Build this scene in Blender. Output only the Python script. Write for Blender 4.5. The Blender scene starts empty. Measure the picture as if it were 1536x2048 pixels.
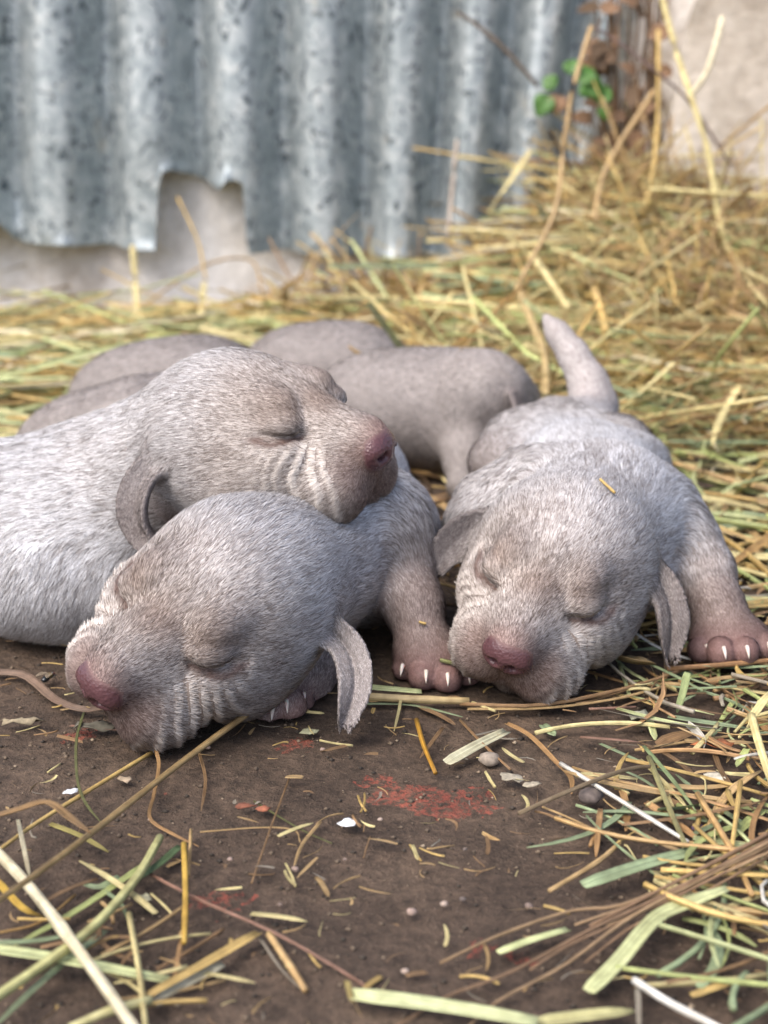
import bpy, math, random
import numpy as np
from mathutils import Vector, Matrix
random.seed(7)
RNG = np.random.default_rng(11)
S = bpy.context.scene
# ------------------------------------------------------------------ camera
F, CX, CY = 2900.0, 768.0, 1024.0          # focal length and centre in photo pixels (1536 x 2048)
TH, CAMH = math.radians(16.5), 0.200
cam_d = bpy.data.cameras.new('camera')
cam = bpy.data.objects.new('camera', cam_d)
S.collection.objects.link(cam)
cam.location = (0, 0, CAMH)
cam.rotation_euler = (math.radians(90) - TH, 0, 0)
cam_d.sensor_fit = 'HORIZONTAL'
cam_d.sensor_width = 36.0
cam_d.lens = 36.0 * F / 1536.0
cam_d.clip_start = 0.01
cam_d.clip_end = 500
cam_d.dof.use_dof = True
cam_d.dof.focus_distance = 0.452
cam_d.dof.aperture_fstop = 17.0
S.camera = cam
S.render.resolution_x, S.render.resolution_y = 768, 1024
# ------------------------------------------------------------------ sky, sun, exposure
SUN_EL, SUN_AZ = math.radians(54), math.radians(-134)     # azimuth: from +Y towards +X
w = bpy.data.worlds.new('World'); S.world = w; w.use_nodes = True
nt = w.node_tree
bg = nt.nodes['Background']
sky = nt.nodes.new('ShaderNodeTexSky')
sky.sky_type = 'NISHITA'; sky.sun_disc = False
sky.sun_elevation = SUN_EL; sky.sun_rotation = SUN_AZ
sky.air_density = 0.8; sky.dust_density = 4.5; sky.ozone_density = 0.8
nt.links.new(sky.outputs[0], bg.inputs[0]); bg.inputs[1].default_value = 0.15
sd = bpy.data.lights.new('sun', 'SUN'); sd.energy = 1.05; sd.angle = math.radians(50); sd.color = (1.0, 0.995, 0.99)
so = bpy.data.objects.new('sun', sd); S.collection.objects.link(so)
sdir = Vector((math.sin(SUN_AZ) * math.cos(SUN_EL), math.cos(SUN_AZ) * math.cos(SUN_EL), math.sin(SUN_EL)))
so.rotation_euler = (-sdir).to_track_quat('-Z', 'Y').to_euler(); so.location = (0, 0, 3)
S.view_settings.view_transform = 'Standard'; S.view_settings.look = 'None'
S.view_settings.exposure = 1.15; S.view_settings.gamma = 1.0
S.cycles.use_denoising = True
S.cycles.max_bounces = 6

# ------------------------------------------------------------------ pixel helpers
CAMP = np.array([0, 0, CAMH]); RT = np.array([1.0, 0, 0])
FW = np.array([0, math.cos(TH), -math.sin(TH)]); UPV = np.array([0, math.sin(TH), math.cos(TH)])
def P(u, v, d):                      # point seen at pixel u,v at depth d along the view axis
    return CAMP + d * (FW + (u - CX) / F * RT - (v - CY) / F * UPV)
def Q(u, Y, z):                      # point with world Y and z seen in column u
    d = Y * math.cos(TH) + (CAMH - z) * math.sin(TH)
    return np.array([(u - CX) / F * d, Y, z])
def G(u, v, z=0.0):                  # point on the level z under pixel u,v
    r = FW + (u - CX) / F * RT - (v - CY) / F * UPV
    return CAMP + r * ((z - CAMH) / r[2])
def WY(u, v, Y):                     # point on the upright plane at Y under pixel u,v
    r = FW + (u - CX) / F * RT - (v - CY) / F * UPV
    return CAMP + r * (Y / r[1])
def nrm(a): 
    a = np.asarray(a, float); return a / (np.linalg.norm(a, axis=-1, keepdims=True) + 1e-12)
def lin(*c):
    c = np.array(c, float) / 255.0
    return np.where(c <= 0.04045, c / 12.92, ((c + 0.055) / 1.055) ** 2.4)
def sstep(a, b, x):
    t = np.clip((x - a) / (b - a), 0, 1); return t * t * (3 - 2 * t)
def _hash(i, j, k, s):
    n = (i * 374761393 + j * 668265263 + k * 2147483647 + s * 974634777) & 0xffffffff
    n = ((n ^ (n >> 13)) * 1274126177) & 0xffffffff
    return ((n ^ (n >> 16)) & 0xffff) / 65535.0
def noise(p, s=0):                   # value noise 0..1 at points p (N,3)
    p = np.asarray(p, float); i = np.floor(p).astype(np.int64); f = p - i; f = f * f * (3 - 2 * f)
    r = 0
    for a in (0, 1):
        for b in (0, 1):
            for c in (0, 1):
                wgt = (f[:, 0] if a else 1 - f[:, 0]) * (f[:, 1] if b else 1 - f[:, 1]) * (f[:, 2] if c else 1 - f[:, 2])
                r = r + wgt * _hash(i[:, 0] + a, i[:, 1] + b, i[:, 2] + c, s)
    return r

# ------------------------------------------------------------------ object helpers
def mesh_obj(name, V, faces, mat, parent=None, smooth=True, cols=None, uvs=None, origin=None, normals=None):
    V = np.asarray(V, np.float32)
    if origin is None: origin = np.array([V[:, 0].mean(), V[:, 1].mean(), V[:, 2].min()])
    me = bpy.data.meshes.new(name)
    if isinstance(faces, np.ndarray): groups = [faces]
    else: groups = faces
    nl = sum(g.size for g in groups); nf = sum(len(g) for g in groups)
    me.vertices.add(len(V)); me.vertices.foreach_set('co', (V - origin).astype(np.float32).ravel())
    me.loops.add(nl); me.loops.foreach_set('vertex_index', np.concatenate([g.ravel() for g in groups]).astype(np.int32))
    me.polygons.add(nf)
    tot = np.concatenate([np.full(len(g), g.shape[1]) for g in groups]).astype(np.int32)
    me.polygons.foreach_set('loop_start', np.concatenate([[0], np.cumsum(tot)[:-1]]).astype(np.int32))
    if smooth: me.polygons.foreach_set('use_smooth', np.ones(nf, bool))
    me.update(calc_edges=True); me.validate()
    if cols is not None:
        at = me.color_attributes.new('Col', 'FLOAT_COLOR', 'POINT')
        c4 = np.ones((len(V), 4), np.float32); c4[:, :cols.shape[1]] = cols
        at.data.foreach_set('color', c4.ravel())
    if uvs is not None:
        ul = me.uv_layers.new(name='UVMap')
        idx = np.empty(len(me.loops), np.int32); me.loops.foreach_get('vertex_index', idx)
        ul.data.foreach_set('uv', np.asarray(uvs, np.float32)[idx].ravel())
    if normals is not None: me.normals_split_custom_set_from_vertices(normals)
    o = bpy.data.objects.new(name, me); S.collection.objects.link(o)
    if mat: me.materials.append(mat)
    if parent is not None:
        o.parent = parent; o.location = Vector(origin) - parent.location
    else: o.location = origin
    return o
def tag(o, label=None, cat=None, group=None, kind=None):
    if label: o['label'] = label
    if cat: o['category'] = cat
    if group: o['group'] = group
    if kind: o['kind'] = kind
    return o

# ------------------------------------------------------------------ materials
def mat_new(name):
    m = bpy.data.materials.new(name); m.use_nodes = True
    return m, m.node_tree, m.node_tree.nodes['Principled BSDF']
def N(nt, typ, **kw):
    n = nt.nodes.new(typ)
    for k, v in kw.items():
        if k.startswith('i_'):
            n.inputs[int(k[2:]) if k[2:].isdigit() else k[2:].replace('_', ' ')].default_value = v
        else: setattr(n, k, v)
    return n
def ramp(nt, fac, stops):
    n = nt.nodes.new('ShaderNodeValToRGB')
    el = n.color_ramp.elements
    while len(el) < len(stops): el.new(0.5)
    for e, (p, c) in zip(el, stops):
        e.position = p; e.color = (*c, 1) if len(c) == 3 else c
    nt.links.new(fac, n.inputs[0]); return n.outputs[0]
def mixc(nt, fac, a, b, mode='MIX'):
    n = nt.nodes.new('ShaderNodeMix'); n.data_type = 'RGBA'; n.blend_type = mode
    for s, v in ((n.inputs[0], fac), (n.inputs[6], a), (n.inputs[7], b)):
        if hasattr(v, 'node'): nt.links.new(v, s)
        else: s.default_value = v if not isinstance(v, (tuple, list, np.ndarray)) else (*[float(x) for x in v], 1)
    return n.outputs[2]
def math_(nt, op, a, b=0.0, c=0.0):
    n = nt.nodes.new('ShaderNodeMath'); n.operation = op
    for s, v in zip(n.inputs, (a, b, c)):
        if hasattr(v, 'node'): nt.links.new(v, s)
        else: s.default_value = v
    return n.outputs[0]
def coords(nt, scale=(1, 1, 1), obj='Object'):
    t = nt.nodes.new('ShaderNodeTexCoord'); m = nt.nodes.new('ShaderNodeMapping')
    m.inputs['Scale'].default_value = scale; nt.links.new(t.outputs[obj], m.inputs[0]); return m.outputs[0]
def noise_n(nt, vec, scale, detail=4, rough=0.55, out=0, dist=0.0):
    n = N(nt, 'ShaderNodeTexNoise'); n.inputs['Scale'].default_value = scale; n.inputs['Detail'].default_value = detail
    n.inputs['Roughness'].default_value = rough; n.inputs['Distortion'].default_value = dist
    nt.links.new(vec, n.inputs['Vector']); return n.outputs[out]
def bump(nt, h, strength, dist, prev=None):
    b = nt.nodes.new('ShaderNodeBump'); b.inputs['Strength'].default_value = strength; b.inputs['Distance'].default_value = dist
    nt.links.new(h, b.inputs['Height'])
    if prev is not None: nt.links.new(prev, b.inputs['Normal'])
    return b.outputs[0]

def make_materials():
    M = {}
    # skin under the fur; alpha of the colour attribute carries the wetness of the bare nose
    m, t, b = mat_new('puppy_skin')
    a = N(t, 'ShaderNodeAttribute', attribute_name='Col')
    v = coords(t)
    n1 = noise_n(t, v, 900, 3); n2 = noise_n(t, v, 160, 3)
    t.links.new(mixc(t, 0.35, a.outputs[0], mixc(t, 1.0, a.outputs[0], ramp(t, n2, [(0.3, (0.5,) * 3), (0.75, (1.4,) * 3)]), 'MULTIPLY')), b.inputs['Base Color'])
    wet = a.outputs['Alpha']
    t.links.new(math_(t, 'MULTIPLY_ADD', wet, -0.50, 0.72), b.inputs['Roughness'])
    b.inputs['Specular IOR Level'].default_value = 0.35
    vo = N(t, 'ShaderNodeTexVoronoi'); vo.inputs['Scale'].default_value = 950; t.links.new(v, vo.inputs['Vector'])
    hh = math_(t, 'ADD', math_(t, 'MULTIPLY', vo.outputs[0], wet), n1)
    t.links.new(bump(t, hh, 0.35, 0.0006), b.inputs['Normal'])
    M['skin'] = m
    m, t, b = mat_new('puppy_fur')
    a = N(t, 'ShaderNodeAttribute', attribute_name='Col'); t.links.new(a.outputs[0], b.inputs['Base Color'])
    b.inputs['Roughness'].default_value = 0.55; b.inputs['Specular IOR Level'].default_value = 0.25
    M['fur'] = m
    m, t, b = mat_new('claw_horn')
    b.inputs['Base Color'].default_value = (0.66, 0.57, 0.50, 1); b.inputs['Roughness'].default_value = 0.35
    b.inputs['Subsurface Weight'].default_value = 0.3; b.inputs['Subsurface Scale'].default_value = 0.001
    M['claw'] = m
    # straw
    m, t, b = mat_new('straw')
    a = N(t, 'ShaderNodeAttribute', attribute_name='Col')
    u = coords(t, (9, 60, 1), 'UV'); n1 = noise_n(t, u, 1.0, 3, 0.6)
    u2 = coords(t, (1.0, 260, 1), 'UV'); n3 = noise_n(t, u2, 1.0, 2, 0.5)
    o = coords(t); n2 = noise_n(t, o, 60, 3)
    c = mixc(t, 1.0, a.outputs[0], ramp(t, n1, [(0.25, (0.62,) * 3), (0.72, (1.18,) * 3)]), 'MULTIPLY')
    uv = coords(t, (26, 1, 1), 'UV'); wv = noise_n(t, uv, 1.0, 1, 0.4)
    c = mixc(t, 1.0, c, ramp(t, wv, [(0.34, (0.58,) * 3), (0.66, (1.18,) * 3)]), 'MULTIPLY')
    c = mixc(t, 1.0, c, ramp(t, n3, [(0.3, (0.78, 0.76, 0.72)), (0.7, (1.14,) * 3)]), 'MULTIPLY')
    c = mixc(t, ramp(t, n2, [(0.55, (0, 0, 0)), (0.75, (0.55,) * 3)]), c, mixc(t, 1.0, c, (0.62, 0.50, 0.38), 'MULTIPLY'))
    t.links.new(c, b.inputs['Base Color']); b.inputs['Roughness'].default_value = 0.42
    b.inputs['Specular IOR Level'].default_value = 0.4
    t.links.new(bump(t, wv, 0.7, 0.0006), b.inputs['Normal'])
    M['straw'] = m
    # generic coloured bits (soil crumbs, leaf flakes)
    m, t, b = mat_new('litter')
    a = N(t, 'ShaderNodeAttribute', attribute_name='Col')
    n2 = noise_n(t, coords(t), 500, 3)
    t.links.new(mixc(t, 1.0, a.outputs[0], ramp(t, n2, [(0.3, (0.6,) * 3), (0.7, (1.25,) * 3)]), 'MULTIPLY'), b.inputs['Base Color'])
    b.inputs['Roughness'].default_value = 0.85
    M['litter'] = m
    # ground: trodden soil over a painted slab
    m, t, b = mat_new('trodden_soil')
    v = coords(t)
    big = noise_n(t, v, 7, 5, 0.6); mid = noise_n(t, v, 45, 6, 0.65); fine = noise_n(t, v, 330, 5, 0.7); grit = noise_n(t, v, 1100, 3, 0.7)
    c = ramp(t, big, [(0.28, lin(62, 53, 46)), (0.50, lin(83, 71, 61)), (0.72, lin(103, 90, 77))])
    c = mixc(t, 0.8, c, mixc(t, 1.0, c, ramp(t, mid, [(0.3, (0.55, 0.53, 0.52)), (0.7, (1.35, 1.30, 1.25))]), 'MULTIPLY'))
    c = mixc(t, 0.9, c, mixc(t, 1.0, c, ramp(t, fine, [(0.32, (0.50,) * 3), (0.66, (1.42, 1.38, 1.32))]), 'MULTIPLY'))
    c = mixc(t, ramp(t, grit, [(0.62, (0, 0, 0)), (0.74, (0.6,) * 3)]), c, lin(150, 134, 116))
    # red paint left on the slab: patches with torn outlines
    sep = N(t, 'ShaderNodeSeparateXYZ')
    warp = N(t, 'ShaderNodeVectorMath', operation='MULTIPLY_ADD'); t.links.new(noise_n(t, v, 110, 5, 0.65, 1), warp.inputs[0])
    warp.inputs[1].default_value = (0.030, 0.030, 0); t.links.new(v, warp.inputs[2]); t.links.new(warp.outputs[0], sep.inputs[0])
    tot = None
    for (u_, v_, ru, rv, rot) in ((850, 1578, 130, 26, 0.22), (765, 1540, 60, 10, 0.5), (580, 1480, 40, 12, 0.0), (432, 1785, 38, 26, 0.5), (150, 1452, 34, 10, 0.1), (1010, 1893, 70, 14, 0.35), (330, 1570, 18, 8, 0)):
        g = G(u_ + 4, v_ + 8) ; sx = abs(G(u_ + ru, v_)[0] - g[0]); sy = abs(G(u_, v_ - rv)[1] - G(u_, v_ + rv)[1]) / 2
        g = g + np.array([0.015, 0.015, 0])
        dx = math_(t, 'SUBTRACT', sep.outputs[0], float(g[0])); dy = math_(t, 'SUBTRACT', sep.outputs[1], float(g[1]))
        cs, sn = math.cos(-rot), math.sin(-rot)
        ex = math_(t, 'DIVIDE', math_(t, 'ADD', math_(t, 'MULTIPLY', dx, cs), math_(t, 'MULTIPLY', dy, sn)), float(sx))
        ey = math_(t, 'DIVIDE', math_(t, 'SUBTRACT', math_(t, 'MULTIPLY', dy, cs), math_(t, 'MULTIPLY', dx, sn)), float(sy))
        r2 = math_(t, 'ADD', math_(t, 'MULTIPLY', ex, ex), math_(t, 'MULTIPLY', ey, ey))
        k = math_(t, 'LESS_THAN', r2, 1.0)
        tot = k if tot is None else math_(t, 'MAXIMUM', tot, k)
    fl = ramp(t, noise_n(t, v, 420, 4, 0.7), [(0.43, (0, 0, 0)), (0.60, (1, 1, 1))])
    redc = mixc(t, ramp(t, mid, [(0.35, (0, 0, 0)), (0.65, (1, 1, 1))]), lin(136, 66, 54), lin(172, 92, 74))
    c = mixc(t, math_(t, 'MULTIPLY', math_(t, 'MULTIPLY', tot, fl), 0.68), c, redc)
    t.links.new(c, b.inputs['Base Color']); b.inputs['Roughness'].default_value = 0.82; b.inputs['Specular IOR Level'].default_value = 0.25
    nb = bump(t, mid, 0.7, 0.005); nb = bump(t, fine, 0.9, 0.0022, nb); nb = bump(t, grit, 0.8, 0.0008, nb)
    t.links.new(nb, b.inputs['Normal'])
    M['soil'] = m
    # galvanised sheet
    m, t, b = mat_new('galvanised_zinc')
    v = coords(t)
    n1 = noise_n(t, v, 16, 5, 0.6); n2 = noise_n(t, v, 70, 5, 0.65, dist=0.6)
    vs = coords(t, (1, 1, 0.62)); fleck = noise_n(t, vs, 105, 3, 0.55, dist=1.6)
    c = ramp(t, n1, [(0.30, lin(120, 130, 132)), (0.5, lin(152, 161, 163)), (0.70, lin(186, 192, 192))])
    c = mixc(t, 0.6, c, ramp(t, n2, [(0.32, lin(118, 129, 132)), (0.52, lin(166, 175, 178)), (0.72, lin(222, 225, 222))]))
    c = mixc(t, ramp(t, fleck, [(0.575, (0, 0, 0)), (0.63, (0.9,) * 3)]), c, lin(66, 77, 83))
    stain = ramp(t, noise_n(t, v, 26, 4, 0.6), [(0.64, (0, 0, 0)), (0.78, (0.5,) * 3)])
    c = mixc(t, stain, c, lin(196, 182, 156))
    t.links.new(c, b.inputs['Base Color']); b.inputs['Metallic'].default_value = 0.45
    t.links.new(ramp(t, n2, [(0.3, (0.40,) * 3), (0.7, (0.62,) * 3)]), b.inputs['Roughness'])
    t.links.new(bump(t, n2, 0.25, 0.002), b.inputs['Normal'])
    M['zinc'] = m
    # old rendered wall and slab
    for nm, c0, c1, c2 in (('old_render', lin(186, 176, 164), lin(222, 218, 212), lin(238, 236, 233)), ('pale_stone', lin(140, 129, 114), lin(178, 169, 156), lin(204, 197, 186))):
        m, t, b = mat_new(nm); v = coords(t)
        n1 = noise_n(t, v, 14, 6, 0.62); n2 = noise_n(t, v, 90, 5, 0.7)
        c = ramp(t, n1, [(0.32, c0), (0.5, c1), (0.7, c2)])
        c = mixc(t, 0.5, c, mixc(t, 1.0, c, ramp(t, n2, [(0.3, (0.6, 0.58, 0.55)), (0.7, (1.2,) * 3)]), 'MULTIPLY'))
        st = ramp(t, noise_n(t, v, 22, 4, 0.6), [(0.58, (0, 0, 0)), (0.74, (0.6,) * 3)])
        c = mixc(t, st, c, lin(128, 104, 84))
        t.links.new(c, b.inputs['Base Color']); b.inputs['Roughness'].default_value = 0.9
        t.links.new(bump(t, n2, 0.5, 0.004, bump(t, n1, 0.5, 0.012)), b.inputs['Normal'])
        M[nm] = m
    def simple(nm, col, rough, spec=0.4, **kw):
        m, t, b = mat_new(nm); v = coords(t); n1 = noise_n(t, v, kw.get('sc', 300), 3)
        t.links.new(mixc(t, 1.0, col, ramp(t, n1, [(0.3, (0.65,) * 3), (0.7, (1.25,) * 3)]), 'MULTIPLY'), b.inputs['Base Color'])
        b.inputs['Roughness'].default_value = rough; b.inputs['Specular IOR Level'].default_value = spec
        b.inputs['Metallic'].default_value = kw.get('metal', 0); M[nm] = m; return b
    simple('leaf_green', lin(66, 104, 40), 0.5); simple('bark', lin(92, 74, 56), 0.85); simple('dead_leaf', lin(132, 104, 80), 0.85)
    simple('fly_body', lin(34, 38, 40), 0.28, 0.6); simple('fly_thorax', lin(128, 110, 60), 0.5); simple('fly_eye', lin(80, 30, 24), 0.3)
    b = simple('fly_wing', lin(150, 135, 115), 0.25); b.inputs['Alpha'].default_value = 0.55
    simple('paper', lin(222, 226, 228), 0.8); simple('pebble', lin(128, 118, 108), 0.85); simple('orange_leaf', lin(158, 78, 44), 0.7)
    simple('heap_core', lin(112, 96, 64), 0.95, 0.1, sc=120)
    return M
M = make_materials()

# ------------------------------------------------------------------ ground
def ground_h(x, y):
    p = np.stack([x, y, np.zeros_like(x)], -1)
    near = np.exp(-((x / 1.2) ** 2 + ((y - 0.8) / 1.4) ** 2))
    h = (noise(p * 14, 3) - 0.5) * 0.0055 + (noise(p * 48, 4) - 0.5) * 0.0024 + (noise(p * 150, 5) - 0.5) * 0.0011
    return h * near - 0.0015
def build_ground():
    def axis(lo, hi, step, far):
        a = np.arange(lo, hi + step / 2, step); e = np.geomspace(step, far, 34)
        return np.concatenate([(lo - np.cumsum(e))[::-1], a, hi + np.cumsum(e)])
    xs = axis(-0.42, 0.42, 0.0035, 30); ys = axis(0.22, 1.30, 0.0035, 30)
    X, Y = np.meshgrid(xs, ys, indexing='ij'); V = np.stack([X.ravel(), Y.ravel(), ground_h(X.ravel(), Y.ravel())], -1)
    i = np.arange(len(xs) * len(ys)).reshape(len(xs), len(ys))
    f = np.stack([i[:-1, :-1], i[1:, :-1], i[1:, 1:], i[:-1, 1:]], -1).reshape(-1, 4)
    o = mesh_obj('ground', V, f, M['soil'], origin=np.zeros(3)); tag(o, kind='structure'); return o
build_ground()

# ------------------------------------------------------------------ rough walls
def rough_block(name, mat, corners_bottom, z0, z1, amp, seed, lean=0.0, step=0.02, taper=None):
    """Block with four bottom corners (front-left, front-right, back-right, back-left), its faces gridded and roughened."""
    c = [np.array(p, float) for p in corners_bottom]; V = []; Fs = []
    def grid(fn, nu, nv):
        b = len(V); 
        for i in range(nu + 1):
            for j in range(nv + 1): V.append(fn(i / nu, j / nv))
        for i in range(nu):
            for j in range(nv):
                a = b + i * (nv + 1) + j; Fs.append((a, a + nv + 1, a + nv + 2, a + 1))
    def side(a, bb):
        L = np.linalg.norm(bb - a)
        return lambda s, t: np.array([*(a + (bb - a) * s)[:2], z0 + (z1 - z0) * t]), max(2, int(L / step)), max(2, int((z1 - z0) / step))
    for k in range(4): grid(*side(c[k], c[(k + 1) % 4]))
    n1 = max(2, int(np.linalg.norm(c[1] - c[0]) / step)); n2 = max(2, int(np.linalg.norm(c[3] - c[0]) / step))
    grid(lambda s, t: np.array([*((c[0] * (1 - s) + c[1] * s) * (1 - t) + (c[3] * (1 - s) + c[2] * s) * t)[:2], z1]), n1, n2)
    V = np.array(V); n = np.stack([noise(V * 9, seed + k) for k in range(3)], -1) - 0.5; n2_ = np.stack([noise(V * 40, seed + 5 + k) for k in range(3)], -1) - 0.5
    n[:, 2] *= 0.5
    V = V + n * amp + n2_ * amp * 0.25
    V[:, 0] += lean * (V[:, 2] - z0)
    return mesh_obj(name, V, np.array(Fs), M[mat], smooth=True)
WALLY = 1.28
o = rough_block('rendered_wall', 'old_render', [(-0.75, WALLY + .026), (0.62, WALLY + .026), (0.62, WALLY + .25), (-0.75, WALLY + .25)], -0.03, 0.55, 0.012, 20)
tag(o, 'grey stained rendered wall showing below the torn edge of the corrugated sheet', 'wall')
a0 = WY(1262, 430, 1.20)
o = rough_block('stone_slab', 'pale_stone', [(a0[0], 1.20), (a0[0] + .42, 1.10), (a0[0] + .46, 1.22), (a0[0] + .03, 1.34)], -0.03, 0.50, 0.018, 40, lean=0.16)
tag(o, 'pale leaning stone slab behind the tall dry stalks', 'stone slab')

# ------------------------------------------------------------------ corrugated sheet
def build_sheet():
    top_u = [-345, -160, 22, 205, 390, 562, 735, 893, 1030, 1165, 1285]; bot_u = [-330, -150, 26, 212, 398, 566, 728, 868, 985, 1090, 1185]
    yoff = [0, 0, 0, 0, 0, 0, 0, 0.0, 0.002, 0.004, 0.006]
    ph = np.arange(len(top_u), dtype=float)
    zt, zb0 = 0.34, 0.05
    v_t = 0.0; v_b = 480.0
    XT = np.array([WY(u, v_t, WALLY + y)[0] for u, y in zip(top_u, yoff)]); XB = np.array([WY(u, v_b, WALLY + y)[0] for u, y in zip(bot_u, yoff)])
    ZT = WY(0, v_t, WALLY)[2]; ZB = WY(0, v_b, WALLY)[2]
    edge = [(-900, 470), (-60, 470), (-20, 430), (0, 440), (22, 476), (40, 486), (120, 487), (200, 493), (260, 497), (318, 498), (321, 440), (326, 372), (331, 345), (345, 339), (380, 350), (430, 372), (447, 376), (456, 362), (475, 358), (491, 366), (494, 430), (497, 490), (503, 504), (560, 503), (640, 508), (740, 513), (850, 512), (1000, 520), (1400, 540)]
    ex = np.array([e[0] for e in edge], float); ev = np.array([e[1] for e in edge], float)
    n = 1100; phs = np.linspace(0, ph[-1], n); rows = 60
    V = np.zeros((n, rows + 1, 3))
    xt = np.interp(phs, ph, XT); xb = np.interp(phs, ph, XB); yo = np.interp(phs, ph, yoff)
    # smooth interpolation of the fan
    k = np.ones(61) / 61; pad = lambda a: np.convolve(np.pad(a, 30, mode='reflect', reflect_type='odd'), k, 'valid')
    xt, xb, yo = pad(xt), pad(xb), pad(yo)
    amp = 0.0175
    for j in range(rows + 1):
        tt = (j / rows) ** 1.3
        # bottom z from the torn edge, at this column's place
        y = WALLY + yo
        uu = CX + F * xb / (y * math.cos(TH) + (CAMH - ZB) * math.sin(TH))
        vv = np.interp(uu, ex, ev)
        rz = (-math.sin(TH) - (vv - CY) / F * math.cos(TH)); ry = (math.cos(TH) - (vv - CY) / F * math.sin(TH))
        zb = CAMH + rz * y / ry
        z = zb + (zt - zb) * tt
        s = (z - ZB) / (ZT - ZB)
        V[:, j, 0] = xb + (xt - xb) * s
        cor = 2 * (0.5 + 0.5 * np.cos(2 * np.pi * phs)) ** 1.7 - 1
        V[:, j, 1] = y + amp * cor + 0.004 * (noise(np.stack([phs * 0.9, z * 12, 0 * z], -1), 9) - .5)
        V[:, j, 2] = z
        lip = np.exp(-((z - zb) / 0.006) ** 2)
        V[:, j, 1] += lip * (0.006 * (noise(np.stack([phs * 5, 0 * z, 0 * z], -1), 10) - 0.6))
        tab = np.exp(-((uu - 0) / 40.0) ** 2) * np.exp(-((z - zb) / 0.02) ** 2); V[:, j, 1] -= tab * 0.018
        tab = np.exp(-((uu - 448) / 14.0) ** 2) * np.exp(-((z - zb) / 0.008) ** 2); V[:, j, 1] -= tab * 0.012
    i = np.arange(n * (rows + 1)).reshape(n, rows + 1)
    f = np.stack([i[:-1, :-1], i[1:, :-1], i[1:, 1:], i[:-1, 1:]], -1).reshape(-1, 4)
    o = mesh_obj('corrugated_sheet', V.reshape(-1, 3), f, M['zinc'])
    so_ = o.modifiers.new('thickness', 'SOLIDIFY'); so_.thickness = 0.0008; so_.offset = 1
    tag(o, 'weathered galvanised corrugated sheet with a torn notch in its lower edge', 'metal sheet'); return o
build_sheet()

# ------------------------------------------------------------------ straw
def tubes(PT, R, sides=6, flat=None, cap=True):
    """PT (n,m,3) polylines, R (n,m) radii -> verts, faces(list), uvs.  flat: (n,) height/width ratio."""
    PT = np.asarray(PT, float); n, m, _ = PT.shape
    T = np.gradient(PT, axis=1); T = nrm(T)
    up = np.zeros_like(T); up[..., 2] = 1; bad = np.abs(T[..., 2]) > 0.93; up[bad] = (0, 1, 0)
    A = nrm(np.cross(T, up)); B = np.cross(A, T)
    an = np.arange(sides) / sides * 2 * np.pi
    fl = np.ones(n) if flat is None else np.asarray(flat)
    V = PT[:, :, None, :] + R[:, :, None, None] * (np.cos(an)[None, None, :, None] * A[:, :, None, :] + np.sin(an)[None, None, :, None] * B[:, :, None, :] * fl[:, None, None, None])
    L = np.concatenate([np.zeros((n, 1)), np.cumsum(np.linalg.norm(np.diff(PT, axis=1), axis=2), 1)], 1)
    uv = np.zeros((n, m, sides, 2)); uv[..., 0] = np.abs(np.arange(sides) / sides - 0.5)[None, None, :] + 0.37 * np.arange(n)[:, None, None]; uv[..., 1] = L[:, :, None] + np.arange(n)[:, None, None] * 3.3
    i = np.arange(n * m * sides).reshape(n, m, sides); j = np.roll(i, -1, axis=2)
    f = [np.stack([i[:, :-1], j[:, :-1], j[:, 1:], i[:, 1:]], -1).reshape(-1, 4)]
    if cap: f += [i[:, 0, ::-1].reshape(-1, sides), i[:, -1].reshape(-1, sides)]
    return V.reshape(-1, 3), f, uv.reshape(-1, 2)
def ribbons(PT, W, fold=0.25, side=None):
    PT = np.asarray(PT, float); n, m, _ = PT.shape
    T = nrm(np.gradient(PT, axis=1)); up = np.zeros_like(T); up[..., 2] = 1
    bad = np.abs(T[..., 2]) > 0.93; up[bad] = (0, 1, 0)
    if side is not None:
        up = up + side[:, None, :]
    A = nrm(np.cross(T, up)); B = np.cross(A, T)
    x = np.array([-1, -0.5, 0, 0.5, 1.0]); h = np.abs(x) * fold
    V = PT[:, :, None, :] + W[:, :, None, None] * (x[None, None, :, None] * A[:, :, None, :] + h[None, None, :, None] * B[:, :, None, :])
    L = np.concatenate([np.zeros((n, 1)), np.cumsum(np.linalg.norm(np.diff(PT, axis=1), axis=2), 1)], 1)
    uv = np.zeros((n, m, 5, 2)); uv[..., 0] = (x * 0.5 + 0.5)[None, None, :] + 0.37 * np.arange(n)[:, None, None]; uv[..., 1] = L[:, :, None] + np.arange(n)[:, None, None] * 3.3
    i = np.arange(n * m * 5).reshape(n, m, 5)
    f = np.stack([i[:, :-1, :-1], i[:, :-1, 1:], i[:, 1:, 1:], i[:, 1:, :-1]], -1).reshape(-1, 4)
    return V.reshape(-1, 3), [f], uv.reshape(-1, 2)
PAL = {k: lin(*v) for k, v in dict(gold=(206, 176, 110), dgold=(172, 138, 84), pale=(222, 208, 150), cream=(228, 218, 184), green=(176, 186, 120), pgreen=(200, 208, 152), bgreen=(146, 162, 124), olive=(118, 120, 74), tan=(190, 160, 112), brown=(148, 118, 84), orange=(180, 142, 96), pink=(150, 116, 98), white=(226, 224, 214), grey=(160, 152, 136), dark=(92, 74, 56), dgreen=(84, 104, 70)).items()}
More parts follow.
